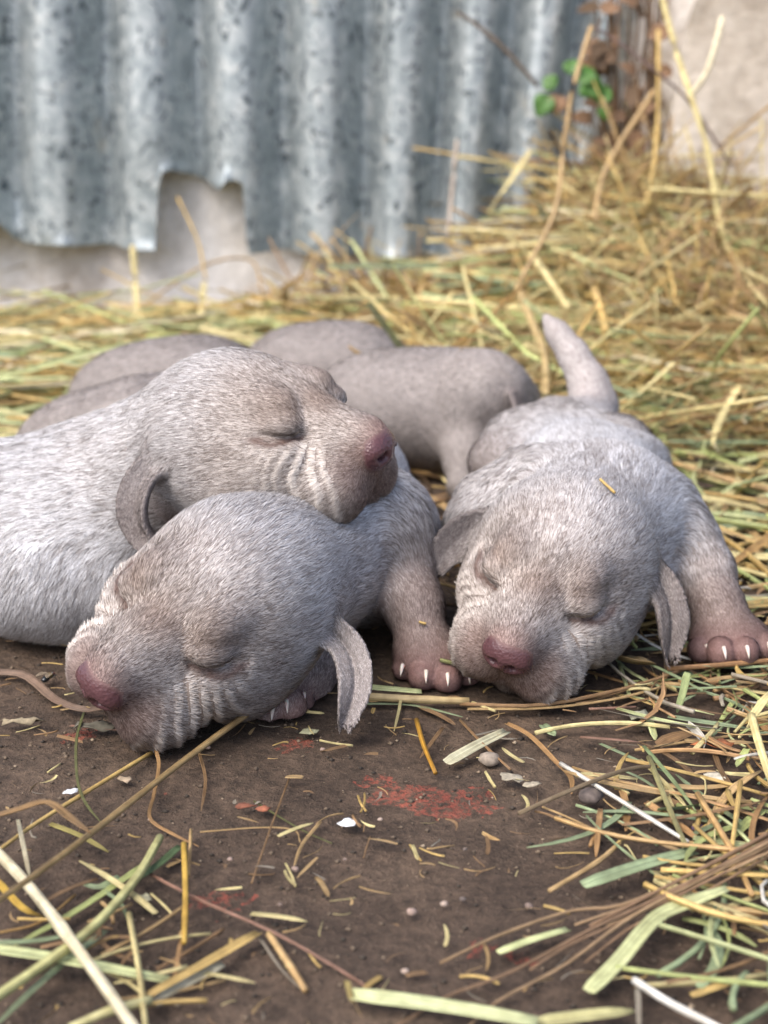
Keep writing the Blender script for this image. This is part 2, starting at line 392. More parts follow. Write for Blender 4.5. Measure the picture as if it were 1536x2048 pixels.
def heap_h(x, y):
    """height of the straw layer along the wall and of the heap on the right"""
    x = np.asarray(x, float); y = np.asarray(y, float)
    left = 0.008 * sstep(0.80, 0.92, y) * (1 - 0.2 * sstep(-0.2, -0.4, x))
    r = sstep(0.06, 0.18, x) * sstep(0.84, 1.16, y) * 0.036 + sstep(0.17, 0.30, x + 0.25 * (y - 0.8)) * sstep(0.68, 0.95, y) * 0.022 + sstep(-0.12, 0.10, x) * sstep(0.98, 1.2, y) * 0.006 + 0.040 * np.exp(-((x - 0.20) / 0.07) ** 2) * sstep(0.95, 1.15, y)
    p = np.stack([x, y, 0 * x], -1)
    return left + r + (noise(p.reshape(-1, 3) * 9, 31).reshape(x.shape) - 0.5) * 0.018 * np.clip((left + r) / 0.03, 0, 1)
def arr_mesh(parts):
    V = []; Fq = {}; U = []; Cc = []; b = 0
    for (v, fs, uv, c) in parts:
        V.append(v); U.append(uv); Cc.append(c)
        for f in fs: Fq.setdefault(f.shape[1], []).append(f + b)
        b += len(v)
    return np.concatenate(V), [np.concatenate(x) for x in Fq.values()], np.concatenate(U), np.concatenate(Cc)
def random_straw(n, xr, yr, zfun, lenr, radr, dirfun, tilt, colours, seed, blade=0.35, bendr=0.06, zj=0.006, m=5):
    rg = np.random.default_rng(seed)
    x = rg.uniform(*xr, n); y = rg.uniform(*yr, n)
    z = zfun(x, y) + rg.uniform(-0.3, 1.0, n) * zj
    a = dirfun(rg, x, y); el = rg.normal(0, tilt, n)
    d = np.stack([np.cos(a) * np.cos(el), np.sin(a) * np.cos(el), np.sin(el)], -1)
    L = rg.uniform(*lenr, n) * rg.uniform(0.6, 1.0, n); bend = rg.normal(0, bendr, (n, 3)); bend[:, 2] *= 0.5
    kink = rg.normal(0, 0.5, (n, 3)) * bendr * (rg.random(n) < 0.35)[:, None]; kp = rg.uniform(0.25, 0.75, n)
    tt = np.linspace(0, 1, m)[None, :, None]
    PT = np.stack([x, y, z], -1)[:, None, :] + d[:, None, :] * (tt - 0.5) * L[:, None, None] + bend[:, None, :] * ((tt - 0.5) ** 2) * L[:, None, None] * 4 + kink[:, None, :] * L[:, None, None] * np.maximum(tt - kp[:, None, None], 0) * 2
    keys = list(colours); wts = np.array([colours[k] for k in keys], float); ci = rg.choice(len(keys), n, p=wts / wts.sum())
    col = np.array([PAL[k] for k in keys])[ci] * rg.uniform(0.7, 1.2, (n, 1))
    # never below the surface it lies on
    gz = zfun(PT[..., 0], PT[..., 1]) - 0.002
    PT[..., 2] = np.maximum(PT[..., 2], np.maximum(gz, 0.0015))
    R = rg.uniform(*radr, n)[:, None] * np.linspace(1.15, 0.75, m)[None, :]
    bl = rg.random(n) < blade
    parts = []
    if (~bl).any():
        v, f, u = tubes(PT[~bl], R[~bl], 5); parts.append((v, f, u, np.repeat(col[~bl], m * 5, 0)))
    if bl.any():
        W = R[bl] * 2.0 * np.array([0.7, 1.0, 1.0, 0.8, 0.15] if m == 5 else np.interp(np.linspace(0, 1, m), [0, .2, .7, 1], [.7, 1, .9, .1]))[None, :]
        v, f, u = ribbons(PT[bl], W, 0.3, rg.normal(0, 0.5, (bl.sum(), 3))); parts.append((v, f, u, np.repeat(col[bl], m * 5, 0)))
    return parts
def zg(x, y): return np.asarray(heap_h(x, y)) + 0.001
# earth and packed chaff under the straw
xs = np.arange(-0.62, 0.66, 0.012); ys = np.arange(0.60, 1.36, 0.012); Xg, Yg = np.meshgrid(xs, ys, indexing='ij')
Hg = heap_h(Xg, Yg) - 0.005; i = np.arange(Hg.size).reshape(Hg.shape)
f = np.stack([i[:-1, :-1], i[1:, :-1], i[1:, 1:], i[:-1, 1:]], -1).reshape(-1, 4)
o = mesh_obj('packed_chaff', np.stack([Xg.ravel(), Yg.ravel(), Hg.ravel()], -1), f, M['heap_core']); tag(o, 'brown packed chaff and earth mounded under the straw along the wall', 'chaff', kind='stuff')
along = lambda sp, off=0.0: (lambda rg, x, y: rg.normal(off, sp, len(x)))
anyd = lambda rg, x, y: rg.uniform(0, 2 * np.pi, len(x))
parts = []
parts += random_straw(1500, (-0.62, 0.16), (0.80, 1.23), zg, (0.10, 0.34), (0.0006, 0.0017), along(0.28, 0.04), 0.05, dict(pale=4, gold=3, green=3, pgreen=3, tan=2, bgreen=1, olive=1.2), 51, 0.45)
parts += random_straw(360, (-0.62, 0.16), (0.82, 1.22), zg, (0.06, 0.2), (0.0005, 0.0013), anyd, 0.10, dict(pale=3, gold=3, green=2, tan=2, brown=2), 52, 0.3, zj=0.012)
parts += random_straw(1500, (0.0, 0.62), (0.80, 1.28), zg, (0.08, 0.28), (0.0004, 0.0013), anyd, 0.34, dict(gold=4, dgold=1, tan=3, brown=1, pale=6, green=2, pgreen=1.5, cream=1), 53, 0.25, 0.12, 0.018)
parts += random_straw(1700, (0.02, 0.62), (0.78, 1.28), zg, (0.04, 0.14), (0.00025, 0.0007), anyd, 0.40, dict(dgold=2.5, brown=2.5, tan=4, gold=4, orange=1, olive=1, pale=3), 54, 0.1, 0.25, 0.022)
parts += random_straw(260, (-0.1, 0.3), (1.14, 1.27), zg, (0.06, 0.16), (0.0005, 0.0012), anyd, 0.6, dict(gold=3, tan=4, brown=3, pale=2), 55, 0.3, 0.12, 0.03)
parts += random_straw(420, (0.15, 0.42), (0.55, 0.86), zg, (0.05, 0.17), (0.0006, 0.0016), anyd, 0.10, dict(pale=3, pgreen=3, green=3, gold=3, tan=2, bgreen=1.5, dgold=1.5), 56, 0.5, 0.08, 0.008)
parts += random_straw(420, (0.14, 0.34), (0.90, 1.17), zg, (0.06, 0.20), (0.00025, 0.0007), anyd, 0.8, dict(gold=4, tan=4, brown=2, pale=3, dgold=1), 57, 0.15, 0.12, 0.03)
parts += random_straw(500, (-0.62, 0.62), (0.82, 1.26), zg, (0.14, 0.34), (0.0005, 0.0012), along(0.5, 0.0), 0.10, dict(pale=5, cream=2, gold=3, pgreen=3), 58, 0.4, 0.08, 0.016)
V, Fq, U, Cc = arr_mesh(parts)
o = mesh_obj('straw_bedding', V, Fq, M['straw'], cols=Cc, uvs=U); tag(o, 'deep tangled straw and hay bedding heaped along the wall behind the puppies', 'straw', kind='stuff')
# short chaff trodden into the soil
def chaff_w(x, y): return 0.0012 + 0 * x
def wedge(parts_fn, keep):
    return parts_fn
parts = []
parts += random_straw(900, (0.085, 0.30), (0.30, 0.62), chaff_w, (0.006, 0.045), (0.0002, 0.0009), anyd, 0.12, dict(tan=4, gold=3, brown=3, pale=3, bgreen=2, green=2, orange=1.5, grey=2, white=.6), 61, 0.5, 0.10, 0.004)
parts += random_straw(420, (0.12, 0.30), (0.33, 0.50), chaff_w, (0.010, 0.055), (0.0002, 0.0008), anyd, 0.15, dict(tan=4, gold=3, brown=3, pale=3, bgreen=2, green=2, orange=1.5, grey=2), 62, 0.4, 0.15, 0.006)
parts += random_straw(1100, (-0.30, 0.30), (0.27, 0.62), chaff_w, (0.002, 0.012), (0.00010, 0.0003), anyd, 0.06, dict(tan=4, gold=2, brown=4, pale=2, grey=2), 63, 0.4, 0.12, 0.001)
parts += random_straw(260, (0.0, 0.14), (0.52, 0.80), chaff_w, (0.02, 0.09), (0.0003, 0.0011), anyd, 0.08, dict(tan=3, gold=3, brown=4, dgold=3, dark=2), 64, 0.4, 0.12, 0.004)
V, Fq, U, Cc = arr_mesh(parts)
o = mesh_obj('chaff', V, Fq, M['straw'], cols=Cc, uvs=U); tag(o, 'short broken chaff and hay crumbs trodden into the brown soil', 'chaff', kind='stuff')
# crumbs of soil and grit
def lumps(n, seed):
    rg = np.random.default_rng(seed)
    base = np.array([(1, 0, 0), (-1, 0, 0), (0, 1, 0), (0, -1, 0), (0, 0, 1), (0, 0, -1)], float)
    tri = np.array([(4, 0, 2), (4, 2, 1), (4, 1, 3), (4, 3, 0), (5, 2, 0), (5, 1, 2), (5, 3, 1), (5, 0, 3)])
    x = rg.uniform(-0.30, 0.30, n); y = 0.26 + 0.6 * rg.random(n) ** 1.3
    s = 0.00018 + 0.0009 * rg.random(n) ** 6
    V = base[None] * s[:, None, None] * rg.uniform(0.6, 1.3, (n, 6, 1)); V[:, :, 2] *= 0.7
    V += np.stack([x, y, ground_h(x, y) + s * 0.3], -1)[:, None, :]
    pal = np.array([lin(62, 54, 45), lin(86, 74, 61), lin(110, 95, 78), lin(50, 43, 36), lin(150, 134, 112)])
    c = np.repeat(pal[rg.choice(5, n, p=[.3, .3, .2, .15, .05])], 6, 0)
    return V.reshape(-1, 3), (tri[None] + 6 * np.arange(n)[:, None, None]).reshape(-1, 3), c
V, f, c = lumps(26000, 71)
o = mesh_obj('soil_crumbs', V, f, M['litter'], cols=c, smooth=True); tag(o, 'fine crumbs of brown soil and grit scattered over the trodden ground', 'soil', kind='stuff')

# ------------------------------------------------------------------ puppies: signed-distance sculpting
def resample(a, K):
    """Catmull-Rom through the rows of a, K points"""
    a = np.asarray(a, float); n = len(a); p = np.concatenate([2 * a[:1] - a[1:2], a, 2 * a[-1:] - a[-2:-1]]); x = np.linspace(0, n - 1, K); i = np.minimum(x.astype(int), n - 2); t = (x - i)[:, None]
    p0, p1, p2, p3 = p[i], p[i + 1], p[i + 2], p[i + 3]
    return 0.5 * (2 * p1 + (p2 - p0) * t + (2 * p0 - 5 * p1 + 4 * p2 - p3) * t ** 2 + (3 * p1 - p0 - 3 * p2 + p3) * t ** 3)
class Body:
    def __init__(self): self.add_, self.cut = [], []
    def ell(self, c, r, R=None, k=0.006, reg='body', flow=(0, 1, 0)):
        r = np.array(r, float) / 1000; R = np.eye(3) if R is None else np.asarray(R, float); c = np.asarray(c, float)
        ext = np.sqrt(((R * r[None, :]) ** 2).sum(1))
        def f(p):
            q = (p - c) @ R; k0 = np.sqrt(((q / r) ** 2).sum(-1)); k1 = np.sqrt(((q / (r * r)) ** 2).sum(-1)) + 1e-9
            return k0 * (k0 - 1) / k1
        self.add_.append(dict(f=f, lo=c - ext, hi=c + ext, k=k, reg=reg, flow=np.array(flow, float)))
    def cone(self, a, b, ra, rb, k=0.006, reg='body', flow=None, cut=False):
        a = np.asarray(a, float); b = np.asarray(b, float); ra /= 1000; rb /= 1000; ba = b - a; L2 = (ba * ba).sum() + 1e-12
        def f(p):
            t = np.clip(((p - a) @ ba) / L2, 0, 1); return np.linalg.norm(p - (a + t[..., None] * ba), axis=-1) - (ra + (rb - ra) * t)
        d = dict(f=f, lo=np.minimum(a - ra, b - rb), hi=np.maximum(a + ra, b + rb), k=k, reg=reg, flow=ba if flow is None else np.array(flow, float))
        (self.cut if cut else self.add_).append(d)
    def chain(self, pts, rad, **kw):
        for i in range(len(pts) - 1): self.cone(pts[i], pts[i + 1], rad[i], rad[i + 1], **kw)
    def flap(self, pts, wid, thick, side, k=0.005, reg='ear', cup=0.0, crease=0.0):
        """thin curved ear: centre line pts, half widths (mm), half thickness (mm), side = width direction per point"""
        pts = np.array(pts, float); wid = np.array(wid, float) / 1000; th = thick / 1000; side = nrm(np.array(side, float)) if np.ndim(side) == 2 else np.repeat(nrm(np.array([side], float)), len(pts), 0)
        K = 4 * (len(pts) - 1) + 1; pts, wid, side = resample(pts, K), resample(wid[:, None], K)[:, 0], nrm(resample(side, K))
        segs = []
        for i in range(len(pts) - 1):
            a, b = pts[i], pts[i + 1]; t = nrm(b - a); s = (side[i] + side[i + 1]) / 2; s = nrm(s - t * (s @ t)); segs.append((a, b, t, s, np.cross(t, s)))
        def f(p):
            out = np.full(p.shape[:-1], 1.0)
            for i, (a, b, t, s, n) in enumerate(segs):
                q = p - a; L = np.linalg.norm(b - a); al = np.clip((q @ t) / L, 0, 1); w = wid[i] + (wid[i + 1] - wid[i]) * al
                q = q - (al * L)[..., None] * t; x = q @ s; y = q @ n; z = q @ t
                xs = x / np.maximum(w, 1e-4)
                y = y - cup / 1000 * xs * xs + crease / 1000 * np.exp(-(xs / 0.22) ** 2)
                d = np.sqrt(np.maximum(np.abs(x) - w, 0) ** 2 + y * y + z * z) - th * (1 - 0.25 * np.clip(np.abs(xs), 0, 1))
                out = np.minimum(out, d)
            return out
        m = wid.max() + th + abs(cup) / 1000
        self.add_.append(dict(f=f, lo=pts.min(0) - m, hi=pts.max(0) + m, k=k, reg=reg, flow=pts[-1] - pts[0]))
    def sdf(self, p):
        D = np.full(len(p), 1.0)
        for q in self.add_: D = smin(D, q['f'](p), q['k'])
        for q in self.cut: D = -smin(-D, q['f'](p), q['k'])
        return D
    def snap(self, p):
        p = np.atleast_2d(np.asarray(p, float)).copy()
        for _ in range(6):
            d = self.sdf(p); g = np.stack([self.sdf(p + e) - self.sdf(p - e) for e in np.eye(3) * 3e-4], -1); p -= nrm(g) * d[:, None]
        return p
    def mesh(self, h):
        lo = np.min([q['lo'] for q in self.add_], 0) - 4 * h; hi = np.max([q['hi'] for q in self.add_], 0) + 4 * h
        n = np.ceil((hi - lo) / h).astype(int) + 1; D = np.full(n, 1.0, np.float32)
        ax = [(lo[i] + h * np.arange(n[i])).astype(np.float32) for i in range(3)]
        def local(q):
            a = np.maximum(((q['lo'] - q['k'] - lo) / h).astype(int) - 3, 0); b = np.minimum(((q['hi'] + q['k'] - lo) / h).astype(int) + 5, n)
            sl = tuple(slice(a[i], b[i]) for i in range(3)); g = np.stack(np.meshgrid(*[ax[i][sl[i]] for i in range(3)], indexing='ij'), -1)
            return sl, q['f'](g).astype(np.float32)
        for q in self.add_:
            sl, d = local(q); D[sl] = smin(D[sl], d, q['k'])
        for q in self.cut:
            sl, d = local(q); D[sl] = -smin(-D[sl], d, q['k'])
        return surface_nets(D, lo, h)
def smin(a, b, k):
    t = np.clip(0.5 + 0.5 * (b - a) / k, 0, 1); return b + (a - b) * t - k * t * (1 - t)
def surface_nets(D, lo, h):
    s = D < 0; n = D.shape
    c = [(i, j, k) for i in (0, 1) for j in (0, 1) for k in (0, 1)]
    sub = lambda A, o: A[o[0]:n[0] - 1 + o[0], o[1]:n[1] - 1 + o[1], o[2]:n[2] - 1 + o[2]]
    al = sub(s, c[0]).copy(); an = al.copy()
    for o in c[1:]: al &= sub(s, o); an |= sub(s, o)
    act = an & ~al; ids = np.argwhere(act)
    vals = np.stack([D[ids[:, 0] + o[0], ids[:, 1] + o[1], ids[:, 2] + o[2]] for o in c], 1)
    acc = np.zeros((len(ids), 3)); cnt = np.zeros(len(ids))
    for i in range(8):
        for j in range(i + 1, 8):
            if sum(abs(c[i][k] - c[j][k]) for k in range(3)) != 1: continue
            a, b = vals[:, i], vals[:, j]; m = (a < 0) != (b < 0); t = np.where(m, a / np.where(m, a - b, 1), 0)
            acc += np.where(m[:, None], np.array(c[i]) + t[:, None] * (np.array(c[j]) - np.array(c[i])), 0); cnt += m
    V = lo + h * (ids + acc / cnt[:, None])
    idx = np.full(act.shape, -1, np.int64); idx[tuple(ids.T)] = np.arange(len(ids))
    Fs = []
    for axis in range(3):
        o = [0, 0, 0]; o[axis] = 1
        a = s[tuple(slice(0, n[i] - o[i]) for i in range(3))]; b = s[tuple(slice(o[i], n[i]) for i in range(3))]
        e = np.argwhere(a != b); u, v = (axis + 1) % 3, (axis + 2) % 3
        e = e[(e[:, u] > 0) & (e[:, v] > 0) & (e[:, u] < n[u] - 1) & (e[:, v] < n[v] - 1)]
        fl = s[tuple(e.T)]
        def at(du, dv):
            q = e.copy(); q[:, u] += du; q[:, v] += dv; return idx[tuple(q.T)]
        quad = np.stack([at(-1, -1), at(0, -1), at(0, 0), at(-1, 0)], 1); quad[~fl] = quad[~fl][:, ::-1]
        Fs.append(quad)
    Fq = np.concatenate(Fs); Fq = Fq[(Fq >= 0).all(1)]
    return V, Fq
def vnormals(V, Fq):
    n = np.cross(V[Fq[:, 2]] - V[Fq[:, 0]], V[Fq[:, 3]] - V[Fq[:, 1]]); out = np.zeros_like(V)
    for k in range(4):
        for a in range(3): out[:, a] += np.bincount(Fq[:, k], n[:, a], len(V))
    return nrm(out)
def smooth_verts(V, Fq, it, lam=0.5):
    e = np.concatenate([Fq[:, [k, (k + 1) % 4]] for k in range(4)]); cnt = np.bincount(e[:, 0], minlength=len(V)) + np.bincount(e[:, 1], minlength=len(V))
    for _ in range(it):
        for l in (lam, -lam * 1.02):
            acc = np.zeros_like(V)
            for a in range(3): acc[:, a] = np.bincount(e[:, 0], V[e[:, 1], a], len(V)) + np.bincount(e[:, 1], V[e[:, 0], a], len(V))
            V = V + l * (acc / np.maximum(cnt, 1)[:, None] - V)
    return V

# ---- colours of coat and skin: (skin, dark hair, light hair, hair length mm, lift)
COAT = dict(
    body=(lin(136, 132, 131), lin(130, 125, 123), lin(224, 225, 228), 5.4),
    flank=(lin(132, 125, 121), lin(122, 113, 109), lin(220, 217, 216), 4.6),
    neck=(lin(136, 129, 126), lin(126, 118, 114), lin(228, 227, 228), 5.2),
    leg=(lin(116, 101, 95), lin(102, 87, 81), lin(170, 156, 150), 2.4),
    paw=(lin(110, 90, 84), lin(98, 79, 73), lin(146, 123, 115), 1.6),
    toe=(lin(118, 88, 84), lin(106, 80, 76), lin(142, 114, 108), 0.9),
    ear=(lin(112, 103, 100), lin(98, 89, 86), lin(156, 148, 145), 1.1),
    earlight=(lin(128, 120, 118), lin(114, 106, 103), lin(178, 172, 170), 1.0),
    earin=(lin(84, 64, 60), lin(82, 64, 60), lin(112, 94, 88), 1.2),
    tail=(lin(148, 139, 136), lin(136, 126, 123), lin(202, 197, 195), 2.8),
    head=(lin(120, 109, 102), lin(102, 90, 82), lin(206, 198, 192), 3.6),
    far=(lin(132, 125, 121), lin(114, 106, 101), lin(172, 165, 161), 2.4))
def headframe(fwd, left):
    f = nrm(np.array(fwd, float)); l = np.array(left, float); l = nrm(l - f * (l @ f)); return np.stack([f, l, np.cross(f, l)], 1)
NOSE = np.array([53, 0, 1.5])
def add_head(B, c, R, sc=1.0, mouth=True):
    T = lambda p: np.asarray(c) + R @ (np.array(p, float) * sc / 1000)
    def e(p, r, k, rot=None):
        Rm = R if rot is None else R @ rot
        B.ell(T(p), np.array(r) * sc, Rm, k=k / 1000, reg='head')
    def roty(a): 
        a = math.radians(a); return np.array([[math.cos(a), 0, math.sin(a)], [0, 1, 0], [-math.sin(a), 0, math.cos(a)]])
    e((-6, 0, 0), (34, 29.5, 26), 4)
    e((5, 0, 10), (21, 19, 13), 9)
    e((26.5, 0, -5), (22, 19.5, 17), 7)
    B.cone(T((12, 0, 9)), T((43, 0, 4.5)), 10.5 * sc, 8.8 * sc, k=.006, reg='head')
    for s in (1, -1):
        e((3, 19 * s, -11), (20, 14, 15), 9)
        e((32.5, 11 * s, -11), (15.5, 13, 13.5), 4)
        e((14, 19 * s, -2), (15, 10, 12), 6)
        e((14, 12.5 * s, 17.5), (9.5, 7.5, 6), 4)
        e((19.5, 18 * s, 2.0), (9.5, 6.5, 6), 3)
        e((19.5, 14.8 * s, 12.0), (7.2, 7, 5.4), 2.5)
    B.cone(T((8, 0, -19)), T((33, 0, -20)), 10 * sc, 8 * sc, k=.003, reg='head')
    e((49.0, 0, 2.2), (4.8, 8.8, 6.2), 2.4)
    for s in (1, -1):
        pts = B.snap([T(q) for q in ((29, 10.0 * s, 8.4), (26, 13 * s, 7.4), (22, 17 * s, 7.2), (17, 21.5 * s, 8.4), (13, 24.5 * s, 9.4))])
        B.chain(list(pts), np.array([0.6, 1.2, 1.3, 1.0, 0.3]) * sc, k=.0014, cut=True)
        pts = B.snap([T(q) for q in ((57, 3.6 * s, 0.6), (56, 5.2 * s, -0.8), (53, 8.2 * s, 0.4))])
        B.chain(list(pts), np.array([1.7, 1.6, 0.8]) * sc, k=.0008, cut=True); B.cone(pts[0], pts[0] + R @ np.array([-.0055, .0006 * s, 0]), 1.7 * sc, 1.2 * sc, k=.0006, cut=True)
        if mouth:
            pts = B.snap([T(q) for q in ((51, 0.2 * s, -17), (49, 7 * s, -22), (42, 14 * s, -25), (30, 19 * s, -25.5), (18, 21 * s, -23))])
            B.chain(list(pts), np.array([0.6, 0.7, 0.8, 0.7, 0.2]) * sc, k=.0014, cut=True)
    pts = B.snap([T((57, 0, -2.5)), T((54, 0, -7)), T((51, 0, -16))])
    B.chain(list(pts), np.array([0.4, 0.4, 0.4]) * sc, k=.0015, cut=True)
def wrinkles(pl, seed, amt=1.0):
    """pl: head-frame mm -> displacement mm and crest 0..1"""
    q = pl - NOSE; r = np.linalg.norm(q, axis=1); ay = np.abs(pl[:, 1]); n1 = noise(pl / 13.0, seed) - .5; n2 = noise(pl / 10.0, seed + 1) - .5
    side = sstep(8, 14, ay) * sstep(9, 2, pl[:, 2]) * sstep(-23, -15, pl[:, 2]) 
    band = sstep(19, 24, r) * (1 - sstep(40, 54, r))
    ph = (r + n1 * 10 + 0.45 * pl[:, 2]) * (2 * np.pi / 4.3)
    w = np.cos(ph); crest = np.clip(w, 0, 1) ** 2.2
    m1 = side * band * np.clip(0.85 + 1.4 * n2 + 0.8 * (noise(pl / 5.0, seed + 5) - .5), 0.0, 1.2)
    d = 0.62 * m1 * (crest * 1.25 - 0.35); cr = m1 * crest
    for s in (1, -1):
        qe = pl - np.array([20, 16 * s, 9]); re = np.linalg.norm(qe, axis=1)
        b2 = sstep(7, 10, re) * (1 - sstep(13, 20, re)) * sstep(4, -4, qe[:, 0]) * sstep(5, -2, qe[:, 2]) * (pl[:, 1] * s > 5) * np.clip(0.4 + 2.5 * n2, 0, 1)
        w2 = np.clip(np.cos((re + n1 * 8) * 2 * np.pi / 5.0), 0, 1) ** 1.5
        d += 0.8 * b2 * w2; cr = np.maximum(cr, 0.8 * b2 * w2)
    # lengthwise folds on the flew and soft lumps on brow and stop
    d += 0.5 * (noise(pl / 6.0, seed + 3) - .5) * sstep(60, 30, r) * sstep(12, 20, r)
    return d * amt, np.clip(cr, 0, 1)
def head_coat(pl, crest, white=0.0, blaze=0.4):
    n = len(pl); r = np.linalg.norm((pl - NOSE) * np.array([1, 1, 0.9]), axis=1); ay = np.abs(pl[:, 1]); x, z = pl[:, 0], pl[:, 2]
    def L(a, b, t): return a * (1 - t[:, None]) + b * t[:, None]
    rep = lambda c: np.repeat(np.array(c)[None], n, 0)
    sk, dk, lt = rep(COAT['head'][0]), rep(COAT['head'][1]), rep(COAT['head'][2]); ln = np.full(n, 3.0)
    # light crown and nape
    t = np.clip(sstep(8, -18, x) + 0.0, 0, 1) * (0.55 + white)
    t = np.clip(t, 0, 1); sk = L(sk, COAT['body'][0], t); dk = L(dk, COAT['body'][1], t); lt = L(lt, COAT['body'][2], t); ln = ln + 1.9 * t
    # pale streak up the forehead
    t = np.clip(np.exp(-((ay - 2) / 11.0) ** 2) * sstep(20, 4, x) * sstep(-2, 12, z) * blaze, 0, 1); lt = L(lt, lin(240, 236, 233), t); dk = L(dk, lin(168, 156, 150), t)
    # brown between the eyes and over the brows
    t = np.maximum(np.exp(-(((x - 18) / 9) ** 2 + ((ay - 13.5) / 7.5) ** 2 + ((z - 16) / 7.5) ** 2)), 0.85 * np.exp(-(((x - 26) / 9) ** 2 + (ay / 10) ** 2 + ((z - 13) / 10) ** 2)))
    sk = L(sk, lin(104, 85, 74), t); dk = L(dk, lin(82, 65, 56), t); lt = L(lt, lin(142, 120, 106), t); ln = ln * (1 - 0.45 * t)
    # pale fur either side of the muzzle root
    t = np.exp(-(((r - 26) / 5) ** 2)) * sstep(-14, 2, z) * sstep(4, 10, ay) * 0.5; lt = L(lt, lin(230, 222, 216), t)
    # muzzle: shorter, browner, pink towards the nose
    t = 1 - sstep(15, 29, r + 2.5 * np.clip(z, 0, 9) * 0.4); sk = L(sk, lin(106, 86, 80), t); dk = L(dk, lin(88, 70, 64), t); lt = L(lt, lin(162, 145, 138), t); ln = ln * (1 - 0.42 * t)
    t = 0.8 * (1 - sstep(6, 14, r)) * sstep(-5, 1, z) ; sk = L(sk, lin(120, 93, 90), t); dk = L(dk, lin(108, 86, 82), t); lt = L(lt, lin(164, 139, 133), t); ln = ln * (1 - 0.45 * t)
    # pale hair on the crests of the wrinkles
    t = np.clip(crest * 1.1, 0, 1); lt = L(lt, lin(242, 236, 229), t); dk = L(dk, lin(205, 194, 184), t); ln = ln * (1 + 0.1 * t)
    # eyelids
    e = np.exp(-(((x - 22) / 5) ** 2 + ((ay - 15) / 4.5) ** 2 + ((z - 11.0) / 3.2) ** 2)); sk = L(sk, lin(126, 112, 108), e); ln = ln * (1 - 0.35 * e)
    sl = np.exp(-(((z - 7.5 - 0.20 * np.clip(21 - x, 0, 9)) / 0.75) ** 2)) * sstep(31, 27, x) * sstep(11, 16, x) * sstep(8, 11, ay); sk = L(sk, lin(58, 46, 43), sl); dk = L(dk, lin(84, 66, 60), sl); lt = L(lt, lin(120, 100, 92), sl); ln = ln * (1 - 0.5 * sl)
    # bare nose
    q = (pl - np.array([49.0, 0, 2.2])) / np.array([4.8, 8.8, 6.2]); kq = np.linalg.norm(q, axis=1); t = (1 - sstep(1.05, 1.25, kq)) * sstep(46.9, 48.9, x + 0.10 * np.abs(z - 1.5))
    sk = L(sk, lin(86, 59, 62), t); ln = np.where(t > 0.35, 0, ln)
    return sk, dk, lt, ln, t
HAIRK = 1.0
PUP_V = []
